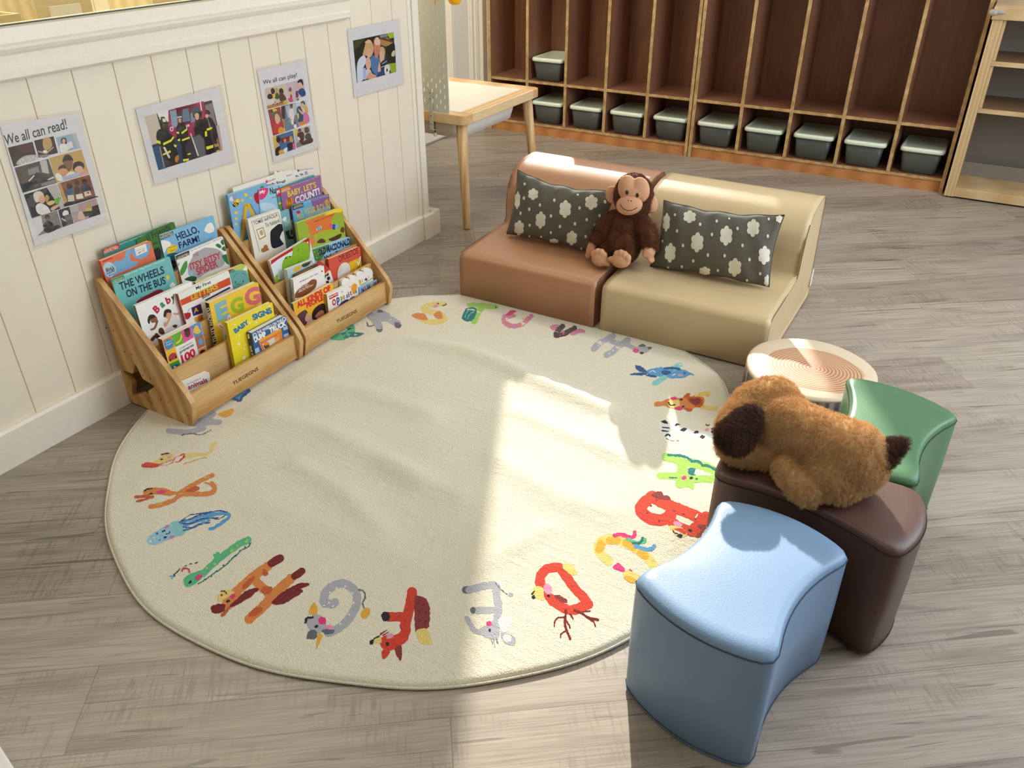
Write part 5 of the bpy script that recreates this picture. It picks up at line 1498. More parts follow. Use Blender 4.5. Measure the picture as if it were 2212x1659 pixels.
poster([(-10, 262), (174, 237), (239, 484), (71, 541)], .035, 'We all can read! poster of nine photos, leftmost on the wall', '''
@ 0 220 4.424
T ink "We all can read!" 52,420 645,258 30,320 .012
@ 10 270 6.636
P dbr 45,325 400,240 470,490 130,600
P 54262c 150,310 380,255 430,380 260,400
B dbr 150,440 200,410 210,470 170,490
B gy3 190,510 300,440 470,430 470,490 330,540 180,570
N wh 9 9 0 220,520 260,500 300,540 340,470 380,500 410,460 450,480 240,550 350,520
P dbr 420,225 700,160 765,400 490,470
B tan 545,250 560,190 640,180 670,230 680,300 640,350 590,360 555,320
B wh 550,370 590,360 620,390 600,410 560,405
P cfc0a0 480,370 590,400 700,310 705,325 595,415 480,385
B gy2 490,440 600,420 650,430 560,470
P sky2 735,180 1020,110 1090,330 795,400
B ink 805,210 840,180 880,195 890,270 860,280 815,260
E skl 24 34 0 848,230
B wh 790,290 850,265 900,290 920,350 850,390 800,385
P f2e6e8 890,260 960,230 985,320 900,350
P gy3 960,125 1020,110 1085,325 1050,335
P gy1 140,615 625,485 745,830 260,975
P gy2 330,640 480,590 500,680 350,720
P gy3 500,520 600,500 640,700 540,680
B ink 210,800 330,820 440,690 500,690 620,740 640,790 520,820 400,870 320,930 270,950
B brn 190,680 230,650 290,800 250,840 210,800
P e6ddd0 340,800 420,715 430,730 355,810
P d8d0c6 610,780 700,735 715,760 630,790
P gy2 520,840 720,780 740,825 530,880
P cfa85c 635,475 1100,350 1210,700 745,830
B dbr 835,480 870,430 930,430 975,480 970,520 840,540
B sk2 840,530 900,510 975,515 970,600 930,660 890,640 850,580
B dbr 770,620 800,580 850,570 880,620 780,650
B sk1 775,650 830,620 885,640 895,700 850,730 800,710
B dbr 980,590 1000,540 1070,520 1130,550 1140,610 1100,650 1020,660 980,640
B e8b896 1000,640 1050,590 1110,600 1130,680 1070,690
B wh 725,720 770,690 830,750 830,800 760,790
B wh 880,720 940,670 1000,680 1010,720 900,740
B e6a0a0 1080,700 1140,660 1205,690 1100,720
P b9c2d8 820,745 1070,670 1085,720 840,800
P 8a4f38 755,840 1215,710 1310,1035 865,1170
P tan 755,840 800,830 900,1100 865,1170
B dbr 890,850 930,835 970,860 960,910 900,910
B brn 1000,810 1040,790 1070,820 1060,880 1010,880
B dbr 1110,790 1150,775 1185,810 1170,850 1120,850
B jean 880,940 940,910 990,940 980,990 890,1000
B dbr 1000,900 1060,890 1080,960 1010,990
B 2a3550 1090,880 1170,850 1240,900 1220,950 1110,960
P e0d6c4 900,1010 990,1000 1005,1100 910,1110
P efe6da 1020,1000 1110,980 1135,1050 1030,1065
P e6d8c0 1135,960 1220,940 1245,1000 1150,1030
E c0443a 18 14 0 1195,970
B ink 880,1110 1000,1090 1150,1060 1300,1020 1310,1040 870,1170
P ink 275,1000 745,850 860,1180 390,1335
P gy3 600,890 745,850 855,1180 800,1200
B e4ded0 410,1000 440,960 510,950 560,1000 550,1060 470,1110 430,1080
B skl 490,1040 540,1000 580,1050 570,1110 510,1120
B tan 580,1030 610,1000 640,1050 600,1110
P 6cc03c 715,1060 760,1035 805,1040 765,1145 705,1110
B wh 445,1170 500,1120 600,1160 660,1250 600,1290 480,1270
B e8c878 600,1120 680,1080 720,1110 650,1150
B skl 660,1190 760,1140 790,1150 690,1230
P gy2 395,1335 750,1225 825,1470 475,1590
P e6e4e0 400,1340 520,1300 560,1500 470,1590
B dbr 575,1310 610,1285 645,1310 640,1350 590,1350
E sk2 26 30 0 612,1350
B ink 550,1440 600,1380 660,1385 700,1440 640,1480 560,1460
B ink 560,1490 700,1450 760,1430 790,1470 620,1550
P 3c3640 765,1220 925,1170 990,1410 830,1465
B wh 830,1260 860,1225 910,1235 910,1290 840,1300
B 6a6468 860,1310 930,1280 960,1290 980,1400 900,1420
P f0ece8 810,1330 880,1370 870,1380 815,1350
P c0a0a4 930,1170 1310,1050 1375,1280 1000,1405
P gy3 940,1170 1040,1140 1060,1230 960,1260
P dbr 1250,1170 1340,1140 1375,1280 1200,1330
B tan 1170,1160 1210,1100 1240,1160 1250,1210 1170,1210
B e0c060 1160,1200 1210,1190 1250,1220 1200,1260 1165,1240
B 2f3a3a 1120,1250 1260,1230 1300,1270 1150,1310
B e8c4b0 1050,1270 1080,1230 1120,1260 1150,1340 1060,1350
''')
poster([(284, 233), (478, 181), (509, 352), (328, 405)], .035, 'laminated photo of four firefighters in dark coats with yellow stripes', '''
@ 290 190 8.732
P 3a3440 190,535 1465,230 1675,1170 455,1555
P d8c8b4 190,535 420,480 560,1000 330,1080
P wh 430,480 640,425 680,640 500,620
P mag 640,420 1300,250 1330,520 1140,900 660,960
P 6a1a34 780,380 1120,310 1130,660 800,700
P 8aa6b8 670,440 790,410 830,720 720,760
P 5f7a90 910,400 1020,380 1060,620 910,650
P 7d94a4 1060,480 1130,460 1150,640 1070,660
P mag 1120,300 1310,250 1340,560 1250,540
P wh 1235,270 1255,265 1280,430 1260,430
P 8a8288 1330,330 1470,280 1560,760 1420,760
P c9b4ac 1540,720 1600,700 1675,1170 1640,1180
P 2c5578 345,1120 460,1080 610,1510 455,1555
P 29486a 800,1060 930,1050 930,1380 760,1440
P wood 1400,480 1420,470 1640,1180 1615,1190
B coat 430,820 500,770 600,790 680,860 740,920 760,1010 810,1200 840,1300 830,1400 700,1470 620,1400 540,1270 520,1100 440,1000 415,930
B coat 470,600 500,550 560,545 600,600 610,650 600,770 520,780 490,700
B brn 520,690 560,670 590,700 580,770 540,770
B 2f4a3a 470,620 490,560 540,550 600,600 605,650 480,660
E fire 14 22 0 487,580
P f0ead0 530,575 590,580 600,640 540,640
P fire 415,985 490,1000 500,1060 425,1040
P fire 540,1040 690,970 735,905 750,940 700,1010 550,1085
P fire 535,1245 680,1175 690,1215 540,1275
P fire 745,1060 800,1080 790,1120 755,1110
B coat 800,740 830,650 870,640 960,690 1010,780 1020,960 1000,1030 960,1100 1010,1340 920,1390 880,1050 810,1000 790,850
B 2a3038 805,540 830,460 880,460 900,540 890,580 820,590
P d8d8dc 805,545 895,530 895,555 808,565
B sk1 830,590 870,570 885,600 880,650 845,650
P fire 790,830 840,825 850,865 800,860
P fire 885,840 990,760 1005,790 900,870
P fire 815,970 860,955 865,1000 825,1005
P fire 895,970 1040,920 1050,950 905,1005
P fire 915,1345 1030,1330 1030,1365 930,1390
P fire 1000,1245 1060,1225 1065,1250 1010,1265
B coat 1140,640 1200,600 1280,590 1370,620 1420,740 1440,900 1490,1100 1500,1210 1360,1250 1340,1000 1230,860 1140,880
P 6a6c70 1100,930 1230,880 1310,960 1350,1270 1230,1300 1150,1100
B 3a5868 1100,480 1120,380 1180,350 1240,400 1260,450 1110,520
B 17181c 1110,520 1180,450 1270,450 1270,540 1230,570 1130,560
B skl 1140,500 1190,470 1220,510 1210,580 1180,605 1150,560
P fire 1330,820 1370,810 1375,910 1335,920
P fire 1360,770 1430,745 1440,790 1370,805
P fire 1350,1110 1490,1070 1490,1125 1370,1165
B fire 1545,1190 1590,1170 1610,1180 1560,1200
B coat 1390,560 1440,560 1500,640 1550,760 1560,960 1500,960 1450,760
B 5a2430 1330,440 1370,410 1420,440 1430,490 1340,500
E skl 30 36 0 1370,530
P b09a5c 1500,1060 1580,1050 1590,1100 1520,1120
P fire 1420,750 1470,735 1470,770 1430,780
P e6e0d8 1050,850 1070,850 1220,1280 1195,1290
P e8e0d8 540,1120 580,1110 680,1310 650,1330
P b8a890 470,1110 490,1110 575,1500 560,1510
B c9803c 770,1310 830,1260 840,1340 800,1410 770,1370
T wh "19" 985,770 1045,750 975,700 .06
E wh 34 44 0 705,775
E c03a30 20 28 0 705,775
''', 'photo', 'laminated_photo')
poster([(550, 147), (662, 124), (691, 323), (588, 357)], .035, 'We all can play! poster of seven small photos, third sheet from the left', '''
@ 540 160 9.219
T ink "We all can play!" 270,240 945,85 250,125 .012
P d9c8b0 285,295 690,190 765,590 345,700
P wood 335,640 660,540 765,590 345,700
P cfc0c6 695,190 1060,95 1125,490 770,580
P e8dccf 320,440 480,500 470,580 330,620
B dbr 350,430 390,390 450,420 450,480 390,500 350,480
B dbr 415,310 450,275 490,310 490,380 440,400 420,360
B tan 500,300 530,275 555,310 550,380 510,390
B dbr 575,320 620,280 665,320 660,390 600,410
B sk3 590,400 660,390 720,480 710,520 600,540
B 3d5a3a 500,400 560,380 590,450 560,500 500,480
B e0c83c 450,420 500,400 500,460 460,480
P e0b84a 670,540 750,525 760,580 680,605
N dbr 14 10 0 500,560 540,590 600,570 470,600 630,560
B c03040 770,310 800,260 830,300 825,340 780,350
P 3a6a9a 775,310 830,300 830,330 780,340
P e8c83c 790,350 825,345 840,460 800,470
B c03048 800,420 830,410 840,470 810,480
B 17233a 940,170 980,110 1040,110 1060,200 1040,240 1000,180
B skl 945,200 1000,160 1045,220 1040,290 990,310 955,270
B 1f4a8a 960,330 1050,280 1110,380 1060,460 980,400
B 7a2a5a 910,350 950,340 965,440 920,470
B e04a7a 755,490 830,480 860,540 800,560
E 2a8a7a 26 20 0 950,505
P e8e0ea 980,480 1110,430 1125,490 990,520
P b23038 355,715 600,650 690,1150 460,1230
B c83040 470,1000 540,970 640,1040 650,1100 560,1180 480,1140
B 6a5a4a 400,830 470,770 560,740 620,820 640,920 580,960 480,900
B skl 495,830 540,790 590,850 600,930 560,990 510,960
B e8a02c 560,1100 620,1050 680,1100 670,1170 580,1180
B 3a8a4a 400,780 440,750 480,770 450,800
B e8d040 440,700 500,690 540,720 470,750
B 5a2a6a 400,740 440,710 460,750 420,770
P 6a8296 610,640 915,570 980,1050 700,1150
P b8c4c8 700,640 915,580 940,800 760,880
B 2a2a30 620,680 690,650 700,880 650,900
P wood 650,900 690,890 700,1060 670,1060
B brn 795,620 820,590 850,610 845,640 800,650
B sk2 800,650 845,640 845,690 810,700
B efe0e0 770,730 810,690 860,700 880,880 810,910
P 8aa06a 780,900 870,900 860,980 780,980
P dfe6e0 810,910 870,900 880,1000 830,1010
B 7a2436 870,960 890,930 910,980 880,1000
E wh 30 40 0 900,1040
P cfd8dc 920,580 1125,510 1195,960 985,1060
B 2d4a70 930,700 1000,640 1050,760 1060,950 970,960
B 5a4a40 1010,560 1060,530 1095,570 1090,610 1020,590
B skl 1010,600 1060,580 1075,660 1040,710 1015,680
B d9b06a 1060,650 1110,620 1150,680 1150,780 1110,780 1080,700
B d878a8 1060,780 1120,770 1175,850 1180,950 1090,960
B skl 960,690 1000,720 1060,780 1040,800 980,740
P d98a4a 975,960 1090,930 1150,980 985,1040
B e0d040 940,790 970,790 970,890 950,880
P 3f6a9c 450,1250 855,1120 910,1490 510,1630
P e0c440 450,1250 520,1230 570,1560 500,1600
P 8a2430 600,1290 790,1230 830,1320 640,1380
B dbr 520,1290 560,1240 600,1270 600,1340 540,1360
B e0a8a8 515,1400 550,1360 590,1420 560,1480 520,1460
B dbr 510,1490 600,1440 580,1600 515,1620
B d9a070 670,1310 710,1290 720,1340 690,1370
B 2f7ab0 665,1400 730,1370 750,1440 680,1480
B tan 785,1270 820,1230 860,1300 850,1350 800,1350
B ink 740,1390 830,1360 870,1440 800,1530 750,1470
B e06a9a 850,1380 900,1400 900,1500 860,1480
B f0a83c 575,1530 660,1510 660,1580 590,1600
B wh 670,1500 740,1460 730,1560 680,1560
P c0bcb4 870,1115 1190,1020 1240,1360 925,1475
P e8d040 870,1115 930,1100 940,1220 890,1230
P gy2 920,1370 1050,1340 1240,1360 925,1475
B brn 955,1110 990,1080 1020,1110 1010,1140 960,1150
B 4a2024 940,1200 1000,1150 1060,1160 1080,1260 1040,1400 980,1340
B 5a4438 1080,1090 1130,1050 1175,1090 1170,1160 1100,1170
B 2a4a3a 1090,1240 1140,1180 1200,1190 1220,1290 1120,1300
B 3a2a24 1080,1330 1230,1270 1240,1360 1040,1410
B e8e0da 940,1270 970,1250 1000,1300 970,1320
''')
poster([(747, 62), (862, 39), (873, 183), (763, 214)], .022, 'photo of a family of four hugging outdoors, rightmost sheet by the corner', '''
@ 740 40 9.213
P 23281e 205,440 1015,270 1070,1060 285,1280
P 4a4636 700,350 880,300 1060,880 860,900
P b98a54 740,400 900,380 1010,480 860,560 760,520
P 6a4030 700,350 1010,440 1020,490 720,400
P 8a94a0 740,340 880,305 900,360 760,385
P a8c83c 880,300 1015,272 1020,380 940,400
P 20281f 850,560 1040,510 1060,880 880,900
B d0d4a0 970,720 1000,650 1040,640 1040,730 1000,760
P 9ab52c 900,900 1062,880 1070,1060 940,1085
P 3d4a24 215,450 440,400 330,560 235,620
B d8b078 400,720 440,560 470,450 530,420 590,480 620,600 600,700 560,760 500,740 430,740
B eec49c 440,470 530,425 570,470 500,490
B skl 480,640 530,590 580,640 570,740 530,780 480,740
B dce4f2 285,960 320,820 400,740 450,760 470,860 410,1000 420,1200 310,1275 290,1200
B aec4e2 410,1010 460,1000 480,1190 420,1200
B 4f7fae 550,800 620,730 720,760 740,900 720,1040 690,1130 600,1060 560,930
B d98a70 620,480 640,400 690,368 740,420 755,520 740,640 700,760 660,790 630,680
B f0c8b8 640,430 690,370 740,430 740,520 650,520
B e8b8a4 455,860 480,780 530,780 560,860 560,960 530,1010 490,1010 465,950
B dcd4dc 470,1020 540,1010 580,1100 500,1180 470,1120
B e0a890 540,1060 600,1100 680,1140 640,1180 560,1200 480,1190
B d8b080 740,590 790,560 840,620 840,740 800,720 750,640
B skl 735,660 790,650 830,740 820,840 770,890 740,820
B 1f2f4a 760,890 830,820 890,830 900,920 850,1010 760,1010
L wh 9 790,900 880,850
L wh 9 770,970 850,940
B 2a4a7a 690,1130 720,1050 840,1020 830,1110 720,1160
B ece2e6 830,990 870,920 930,930 950,1040 920,1100 850,1115
B ink 870,1020 890,990 900,1040 880,1060
B ink 930,1040 950,1030 955,1080 935,1080
B e8b49c 700,1050 730,860 745,900 760,1040
S ink 4 650,630 690,645 730,650
S ink 3 650,710 690,720 710,700
S ink 4 530,660 555,655
''', 'photo', 'laminated_photo')
# ------------------------------------------------------------------ cushions with clouds
fabm, ft, fb = nmat('grey_cotton'); v = coords(ft, (1, 1, 1))
n1 = N(ft, 'ShaderNodeTexNoise'); n1.inputs['Scale'].default_value = 260; L(ft, v, n1.inputs['Vector'])
L(ft, mixc(ft, n1.outputs[0], '5d5b51', '6e6b60'), fb.inputs['Base Color']); fb.inputs['Roughness'].default_value = .9; fb.inputs['Specular IOR Level'].default_value = .15; fb.inputs['Sheen Weight'].default_value = .1
n2 = N(ft, 'ShaderNodeTexNoise'); n2.inputs['Scale'].default_value = 22; n2.inputs['Detail'].default_value = 5; n2.inputs['Distortion'].default_value = .8; L(ft, v, n2.inputs['Vector'])
bump(ft, fb, n2.outputs[0], .35, .006)
def cushion(quad, y0, z0, lean, label, spec, thick=.048, seed=1, dip=.15):
    th = math.radians(lean); o = np.array([0, y0, z0]); n = np.array([0, -math.cos(th), math.sin(th)])
    C_ = [onplane(*p, o, n) for p in quad]; A, B, Cc, D = C_; ce = np.mean(C_, axis=0)
    def base(a, b): return (A*(1-a)+B*a)*(1-b)+(D*(1-a)+Cc*a)*b
    rg_ = np.random.default_rng(seed); ph = rg_.uniform(0, 6, 8)
    def thk(a, b):
        u, w_ = np.clip(1-(2*a-1)**2, 0, 1), np.clip(1-(2*b-1)**2, 0, 1)
        return thick*(u**.42)*(w_**.5)*(1+.05*math.sin(9*a+ph[0])*math.sin(7*b+ph[1]))+.006*math.sin(37*a+ph[2]+6*b)*math.sin(13*b+ph[3])*(1-u*w_)*min(1, 12*u*w_)
    def pos(a, b, s):
        # sides pull in between the corners
        a2 = a+(.5-a)*.055*(1-(2*b-1)**2); b2 = b+(.5-b)*((dip if b < .5 else .06)+.025*math.sin(21*a+ph[4]))*(1-(2*a-1)**2)
        return base(a2, b2)+n*s*thk(a, b)
    na, nb = 48, 30
    mb = MB(); idx = {}
    for s in (1, -1):
        for i in range(na+1):
            for j in range(nb+1):
                if s == -1 and (i in (0, na) or j in (0, nb)): idx[(s, i, j)] = idx[(1, i, j)]; continue
                idx[(s, i, j)] = len(mb.v); mb.v.append(tuple(pos(i/na, j/nb, s)))
    for s in (1, -1):
        for i in range(na):
            for j in range(nb):
                f_ = (idx[(s, i, j)], idx[(s, i, j+1)], idx[(s, i+1, j+1)], idx[(s, i+1, j)]); mb.f.append(f_ if s == 1 else f_[::-1])
    mb.m = [0]*len(mb.f)
    def hit(x, y, k):
        # solve for (a,b) so that the puffed front surface projects to this pixel
        a, b = .5, .5
        def scr(a, b):
            p = RC.T@(pos(a, b, 1)-CAM); return np.array([CX-FPX*p[0]/p[2], CY+FPX*p[1]/p[2]])
        for _ in range(14):
            f0 = scr(a, b)-(x, y); e = 1e-3; J = np.c_[(scr(a+e, b)-(x, y)-f0)/e, (scr(a, b+e)-(x, y)-f0)/e]
            da = np.linalg.solve(J+np.eye(2)*1e-6, f0); a = min(max(a-da[0], .006), .994); b = min(max(b-da[1], .006), .994)
        e = .002; nn = np.cross(pos(min(a+e, 1), b, 1)-pos(a-e, b, 1), pos(a, b-e, 1)-pos(a, min(b+e, 1), 1)); nn = _n(nn); nn = nn if np.dot(nn, n) > 0 else -nn
        return pos(a, b, 1)+nn*(.0007+.00003*k)
    ar = Art(hit, lambda c: plain(c, .85, .15, 'cotton_'+c), fan=1)
    for ln in spec.strip().splitlines():
        q = ln.split()
        if q[0] == '@': ar.t = tuple(map(float, q[1:4]))+(float(q[3]),); continue
        p = ar.tr([tuple(map(float, q[1].split(',')))])[0]; rest = [float(t_)/ar.t[2] for t_ in q[2:]]
        if q[0] == 'c':
            w_, h_ = rest[0], rest[1]; an = math.radians(float(q[4])) if len(q) > 4 else .06
            pts = []
            for g in np.linspace(0, 2*math.pi, 49)[:-1]:
                r_ = .80+.26*abs(math.sin(3*g))**.75
                x_, y_ = w_*r_*math.cos(g), h_*r_*math.sin(g); pts.append((p[0]+x_*math.cos(an)-y_*math.sin(an), p[1]+x_*math.sin(an)+y_*math.cos(an)))
            ar.poly('e6e3d2', pts)
        else:
            g = np.linspace(0, 2*math.pi, 13)[:-1]; ar.poly('e6e3d2', [(p[0]+rest[0]*math.cos(k), p[1]+rest[1]*math.sin(k)) for k in g])
    t = thing('cushion', ce, label, 'cushion', 'cloud print cushions')
    ms = ar.into(mb, 1); cov = mb.build('cushion_cover', [fabm]+ms, t, smooth=True)
    for p_ in cov.data.polygons:
        if p_.material_index: p_.use_smooth = False
    rim = [pos(i/na, 0, 0) for i in range(na+1)]+[pos(1, j/nb, 0) for j in range(1, nb+1)]+[pos(i/na, 1, 0) for i in range(na-1, -1, -1)]+[pos(0, j/nb, 0) for j in range(nb-1, 0, -1)]
    MB().tube(rim, .0016, 6, closed=True).build('edge_seam', fabm, cov, smooth=True)
    return t
cushion([(1118, 366), (1334, 410), (1292, 549), (1094, 505)], 2.470, .188, 16, 'grey cloud cushion on the brown seat, left of the plush monkey', '''
@ 960 310 4.366
c 690,535 26 80
c 838,478 48 52
c 908,722 48 78
c 1140,618 56 80
c 1386,555 60 68
c 706,795 46 68
c 1202,890 50 66
c 1440,790 34 46
c 1035,918 44 22
d 758,382 12 14
d 752,515 12 17
d 802,620 11 17
d 902,580 11 17
d 720,658 11 17
d 1038,535 12 17
d 1006,682 12 17
d 1091,782 12 17
d 1232,757 12 17
d 1275,608 12 17
d 1343,717 12 17
d 1462,680 12 17
d 1515,550 12 17
d 1332,876 12 17
d 806,770 11 15
d 1005,838 11 15
d 803,872 11 10
d 914,878 11 10
d 1293,990 10 12
d 1258,484 11 10
''', seed=3, dip=.23)
cushion([(1434, 432), (1695, 464), (1662, 620), (1404, 576)], 2.468, .192, 15, 'grey cloud cushion on the beige seat, right of the plush monkey', '''
@ 1250 350 3.687
c 700,480 28 70
c 884,436 50 48
c 945,640 50 76
c 1175,587 50 76
c 1390,525 50 68
c 730,722 44 74
c 1478,742 46 72
c 1244,838 52 70
c 1005,868 44 34
c 1500,945 22 46
c 1600,455 30 28
d 768,420 10 12
d 785,550 10 15
d 968,496 10 14
d 832,665 10 15
d 1062,577 10 15
d 1266,530 10 14
d 1305,664 10 15
d 1514,455 10 12
d 1506,590 10 15
d 1030,740 10 15
d 1163,746 10 15
d 914,786 10 14
d 824,832 10 12
d 712,838 9 8
d 1110,862 10 12
d 1360,776 10 15
d 1446,888 10 14
d 1341,940 9 10
d 1100,472 10 13
d 670,630 8 12
d 1200,452 9 8
''', seed=5)
# ------------------------------------------------------------------ plush toys
FLOORZ = [None]
def fused(mb, voxel=.006, smooth=10):
    if FLOORZ[0]: mb.v = [(x, y, max(z, FLOORZ[0])) for x, y, z in mb.v]
    me = bpy.data.meshes.new('t'); me.from_pydata(mb.v, [], mb.f); o = bpy.data.objects.new('t', me); COL.objects.link(o)
    r = o.modifiers.new('r', 'REMESH'); r.mode = 'VOXEL'; r.voxel_size = voxel; s = o.modifiers.new('s', 'SMOOTH'); s.iterations = smooth; s.factor = .5
    bpy.context.view_layer.update(); m2 = bpy.data.meshes.new_from_object(o.evaluated_get(bpy.context.evaluated_depsgraph_get()))
    out = MB(); out.v = [tuple(v.co) for v in m2.vertices]; out.f = [tuple(p.vertices) for p in m2.polygons]; out.m = [0]*len(out.f)
    bpy.data.objects.remove(o); bpy.data.meshes.remove(me); bpy.data.meshes.remove(m2); return out
def furm(name, c, c2, rough=.75):
    m, t, b = nmat(name); n = N(t, 'ShaderNodeTexNoise'); n.inputs['Scale'].default_value = 38; n.inputs['Detail'].default_value = 4; L(t, coords(t), n.inputs['Vector'])
    L(t, ramp(t, n.outputs[0], [(.3, c), (.7, c2)]), b.inputs['Base Color']); b.inputs['Roughness'].default_value = rough; b.inputs['Specular IOR Level'].default_value = .15; b.inputs['Sheen Weight'].default_value = .2
    n3 = N(t, 'ShaderNodeTexNoise'); n3.inputs['Scale'].default_value = 240; n3.inputs['Detail'].default_value = 3; L(t, coords(t), n3.inputs['Vector']); bump(t, b, n3.outputs[0], .4, .003); return m
def fur(o, count, length, radius, kids=12, seed=1, comb=(0, 0, -.3)):
    length *= .24
    md = o.modifiers.new('fur', 'PARTICLE_SYSTEM'); ps = o.particle_systems[-1]; ps.seed = seed; s = ps.settings
    s.type = 'HAIR'; s.count = count; s.hair_step = 3; s.use_advanced_hair = True; s.hair_length = length
    s.normal_factor = length*.8; s.factor_random = length*.35; s.object_align_factor = tuple(c*length for c in comb)
    s.child_type = 'INTERPOLATED'; s.rendered_child_count = kids; s.child_percent = 2; s.clump_factor = .35; s.clump_shape = .2; s.roughness_1 = .004; s.roughness_1_size = .02; s.roughness_2 = .004; s.roughness_endpoint = .003
    s.root_radius = 1; s.tip_radius = .25; s.radius_scale = radius; s.render_step = 3; s.display_step = 2; s.emit_from = 'FACE'; s.use_even_distribution = True
def chain(mb, pts, rr, n=7):
    for (a, ra_), (b, rb_) in zip(list(zip(pts, rr))[:-1], list(zip(pts, rr))[1:]):
        for t_ in np.linspace(0, 1, n): mb.ell(np.asarray(a)*(1-t_)+np.asarray(b)*t_, ra_*(1-t_)+rb_*t_, nu=14, nv=9)
# --- plush dog lying on the brown stool
Z0 = .2805
dog = thing('plush_dog', (*PZ(1750, 980, Z0)[:2], Z0), 'caramel plush dog with dark brown ear and tail lying on the brown stool', 'plush toy')
D = lambda px, py, z: PZ(px, py, z)
mb = MB()
chain(mb, [D(1688, 915, .350), D(1760, 950, .350), D(1836, 983, .352)], [.057, .060, .066])
mb.ell(D(1840, 995, .340), (.063, .060, .059)); mb.ell(D(1795, 1022, .327), (.046, .048, .044)); mb.ell(D(1800, 1040, .312), (.05, .04, .031)); chain(mb, [D(1745, 1058, .308), D(1712, 1030, .308), D(1703, 1012, .310)], [.026, .025, .027])
chain(mb, [D(1668, 872, .362), D(1640, 882, .352), D(1597, 925, .330)], [.056, .056, .046]); mb.ell(D(1585, 957, .312), (.034, .036, .031)); chain(mb, [D(1600, 975, .306), D(1660, 985, .304)], [.026, .024])
mb.ell(D(1690, 900, .350), (.058, .058, .052))
for k in range(len(mb.v)):
    if mb.v[k][2] < Z0+.002: mb.v[k] = (mb.v[k][0], mb.v[k][1], Z0+.002)
cm = furm('caramel_plush', 'd3a56c', 'e5bf8a'); dm = furm('dark_brown_plush', '4a2c1e', '653f2a')
bd = fused(mb, .0055, 4).build('body', cm, dog, smooth=True); fur(bd, 9000, .011, .00034, 10, 3, (.05, -.1, -.35))
def orient(a, b, c):                                # frame with x along a->b, z toward c
    x = _n(np.asarray(b)-a); z = np.asarray(c, float); z = _n(z-x*np.dot(z, x)); return np.c_[x, np.cross(z, x), z]
tocam = lambda p: _n(CAM-np.asarray(p))
e0, e1 = D(1630, 888, .385), D(1572, 962, .352); ec = (e0+e1)/2
mb = MB(); R_ = orient(e0, e1, tocam(ec)); mb.ell(ec+R_[:, 2]*.008, (.058, .030, .014), R_); mb.ell(e1*.75+e0*.25+R_[:, 2]*.006, (.036, .037, .015), R_)
ea = fused(mb, .005, 6).build('ear', dm, dog, smooth=True); ea['label'] = 'dark brown floppy ear'; fur(ea, 2500, .011, .00036, 10, 5, (-.1, -.2, -.4))
mb = MB(); t0, t1 = D(1880, 998, .352), D(1947, 958, .385); chain(mb, [t0, t0*.5+t1*.5, t1], [.027, .021, .009], 9)
ta = fused(mb, .005, 6).build('tail', dm, dog, smooth=True); ta['label'] = 'dark brown tail'; fur(ta, 1600, .011, .00036, 10, 7, (.2, .2, .1))
FLOORZ[0] = .1795
# --- plush monkey sitting where the two seats meet
mk = thing('plush_monkey', (-.985, 2.47, .176), 'dark brown plush monkey with a tan face sitting between the two cushions', 'plush toy')
bm_ = furm('chocolate_plush', '592e1a', '784628'); tm = plain('d3a07c', .8, .15, 'tan_plush'); bk = plain('141212', .35, .5)
Q = lambda a, b, y: PY(1240+a/6.914, 360+b/6.914, y-.032)
mb = MB()
chain(mb, [Q(790, 780, 2.505), Q(770, 960, 2.49), Q(740, 1130, 2.475)], [.045, .053, .056]); mb.ell(Q(745, 1130, 2.475), (.060, .056, .054))
chain(mb, [Q(610, 780, 2.50), Q(450, 920, 2.47), Q(350, 1080, 2.455)], [.030, .031, .027]); chain(mb, [Q(990, 820, 2.50), Q(1110, 960, 2.475), Q(1150, 1180, 2.47)], [.030, .031, .027])
chain(mb, [Q(600, 1200, 2.47), Q(500, 1250, 2.447)], [.034, .031]); chain(mb, [Q(820, 1250, 2.47), Q(790, 1300, 2.447)], [.034, .031])
Hc = Q(890, 425, 2.512)
fw_ = _n(np.array([.30, -.92, .26])); roll = math.radians(10); r0 = _n(np.cross(fw_, [0, 0, 1])); u0 = np.cross(r0, fw_)
rr_ = r0*math.cos(roll)-u0*math.sin(roll); uu_ = u0*math.cos(roll)+r0*math.sin(roll); HR = np.c_[rr_, uu_, fw_]
mb.ell(Hc, (.064, .071, .055), HR); mb.ell(Hc-uu_*.03, (.056, .046, .05), HR)
body = fused(mb, .0055, 6).build('body', bm_, mk, smooth=True); fur(body, 6500, .0065, .00035, 8, 11, (0, 0, -.3))
def onface(a, b, d): return onplane(1240+a/6.914, 360+b/6.914, Hc+fw_*d, fw_)
mb = MB(); mb.ell(onface(800, 320, .038), (.032, .042, .020), HR); mb.ell(onface(985, 350, .038), (.032, .042, .020), HR); mb.ell(onface(890, 400, .040), (.046, .030, .020), HR)
fc = fused(mb, .003, 5).build('face', tm, mk, smooth=True); fc['label'] = 'tan felt face'
mb = MB(); mb.ell(onface(826, 572, .046), (.043, .033, .024), HR, 28, 18); mz = mb.build('muzzle', tm, mk, smooth=True)
for a, b in ((792, 385), (945, 424)): MB().ell(onface(a, b, .0585), (.0052, .0074, .0035), HR, 16, 10).build('eye', bk, fc, smooth=True)
def onmuz(a, b):
    # point on the muzzle ellipsoid along the view ray
    ox = CAM; d = ray(1240+a/6.914, 360+b/6.914); c = onface(826, 572, .046); s_ = np.array([.043, .033, .024]); A = (HR.T@d)/s_; B = (HR.T@(ox-c))/s_
    qa, qb, qc = A@A, 2*A@B, B@B-1; ds = max(qb*qb-4*qa*qc, 0); return ox+d*((-qb-math.sqrt(ds))/(2*qa))
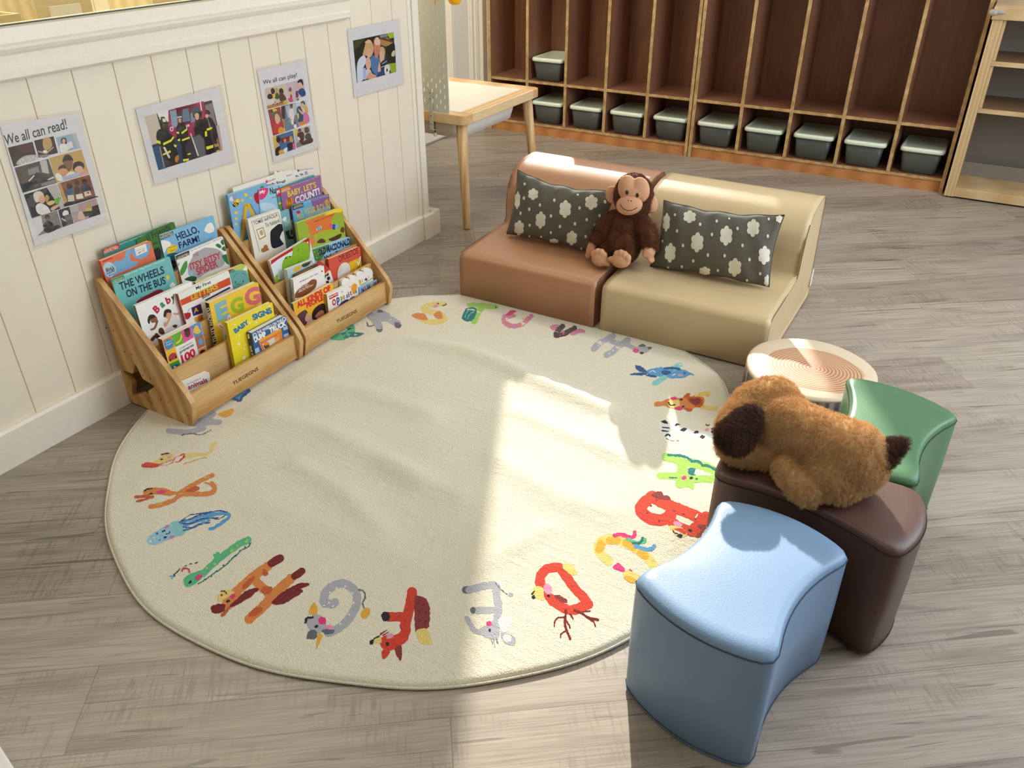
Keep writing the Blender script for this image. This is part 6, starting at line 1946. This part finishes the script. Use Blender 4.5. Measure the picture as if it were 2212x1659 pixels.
MB().tube([onmuz(a, b) for a, b in smoothpts([(690, 560), (720, 610), (780, 650), (850, 655), (910, 630), (945, 610)], False, 4)], .0011, 6).build('mouth', bk, mz, smooth=True)
for a, b in ((812, 505), (856, 512)): MB().ell(onmuz(a, b), .0021, None, 10, 6).build('nostril', bk, mz, smooth=True)
for (a, b), (c, d) in (((568, 420), (.022, .029)), ((1152, 565), (.022, .029))):
    p = Q(a, b, 2.522); mb = MB(); mb.ell(p, (c, d, .010), HR, 20, 12); mb.ell(p+fw_*.006, (c*.6, d*.65, .006), HR, 16, 10); mb.build('ear', tm, mk, smooth=True)
def hand(path, rr, fingers):
    mb = MB(); chain(mb, path, rr)
    for f_ in fingers: chain(mb, f_, np.linspace(.0085, .0065, len(f_)), 5)
    fused(mb, .003, 4).build('hand', tm, mk, smooth=True)
hand([Q(335, 1100, 2.452), Q(275, 1200, 2.445), Q(235, 1270, 2.44)], [.020, .018, .014], [[Q(235, 1260, 2.44), Q(200, 1345, 2.437)], [Q(255, 1270, 2.437), Q(222, 1345, 2.434)], [Q(285, 1230, 2.434), Q(290, 1300, 2.43)], [Q(225, 1240, 2.446), Q(190, 1320, 2.445)]])
hand([Q(1150, 1200, 2.468), Q(1110, 1290, 2.45)], [.022, .021], [[Q(1090, 1290, 2.445), Q(1130, 1400, 2.437)], [Q(1115, 1300, 2.45), Q(1155, 1420, 2.442)], [Q(1140, 1280, 2.455), Q(1180, 1400, 2.45)], [Q(1070, 1270, 2.44), Q(1055, 1330, 2.432)]])
def foot(c, ax, up, rx, ry, toes, heel):
    mb = MB(); f = _n(np.array([.12, -.93, .32])); x = _n(ax-f*np.dot(ax, f)); R_ = np.c_[x, np.cross(f, x), f]
    mb.ell(c, (rx, ry, .017), R_)
    for t_, r_ in toes: mb.ell(t_, (r_, r_*1.25, .013), R_)
    mb.ell(heel[0], (heel[1], heel[1]*.8, .013), R_)
    fused(mb, .0032, 3).build('foot', tm, mk, smooth=True)
foot(Q(385, 1375, 2.402), np.array([1., 0, -.35]), None, .030, .027, [(Q(300, 1300, 2.405), .0115), (Q(350, 1275, 2.405), .0115), (Q(405, 1285, 2.405), .0115), (Q(450, 1330, 2.404), .0105)], (Q(495, 1445, 2.402), .014))
foot(Q(700, 1400, 2.402), np.array([1., 0, .1]), None, .034, .026, [(Q(640, 1310, 2.405), .0115), (Q(700, 1300, 2.405), .012), (Q(755, 1320, 2.405), .0115), (Q(805, 1365, 2.404), .0115)], (Q(560, 1385, 2.402), .014))
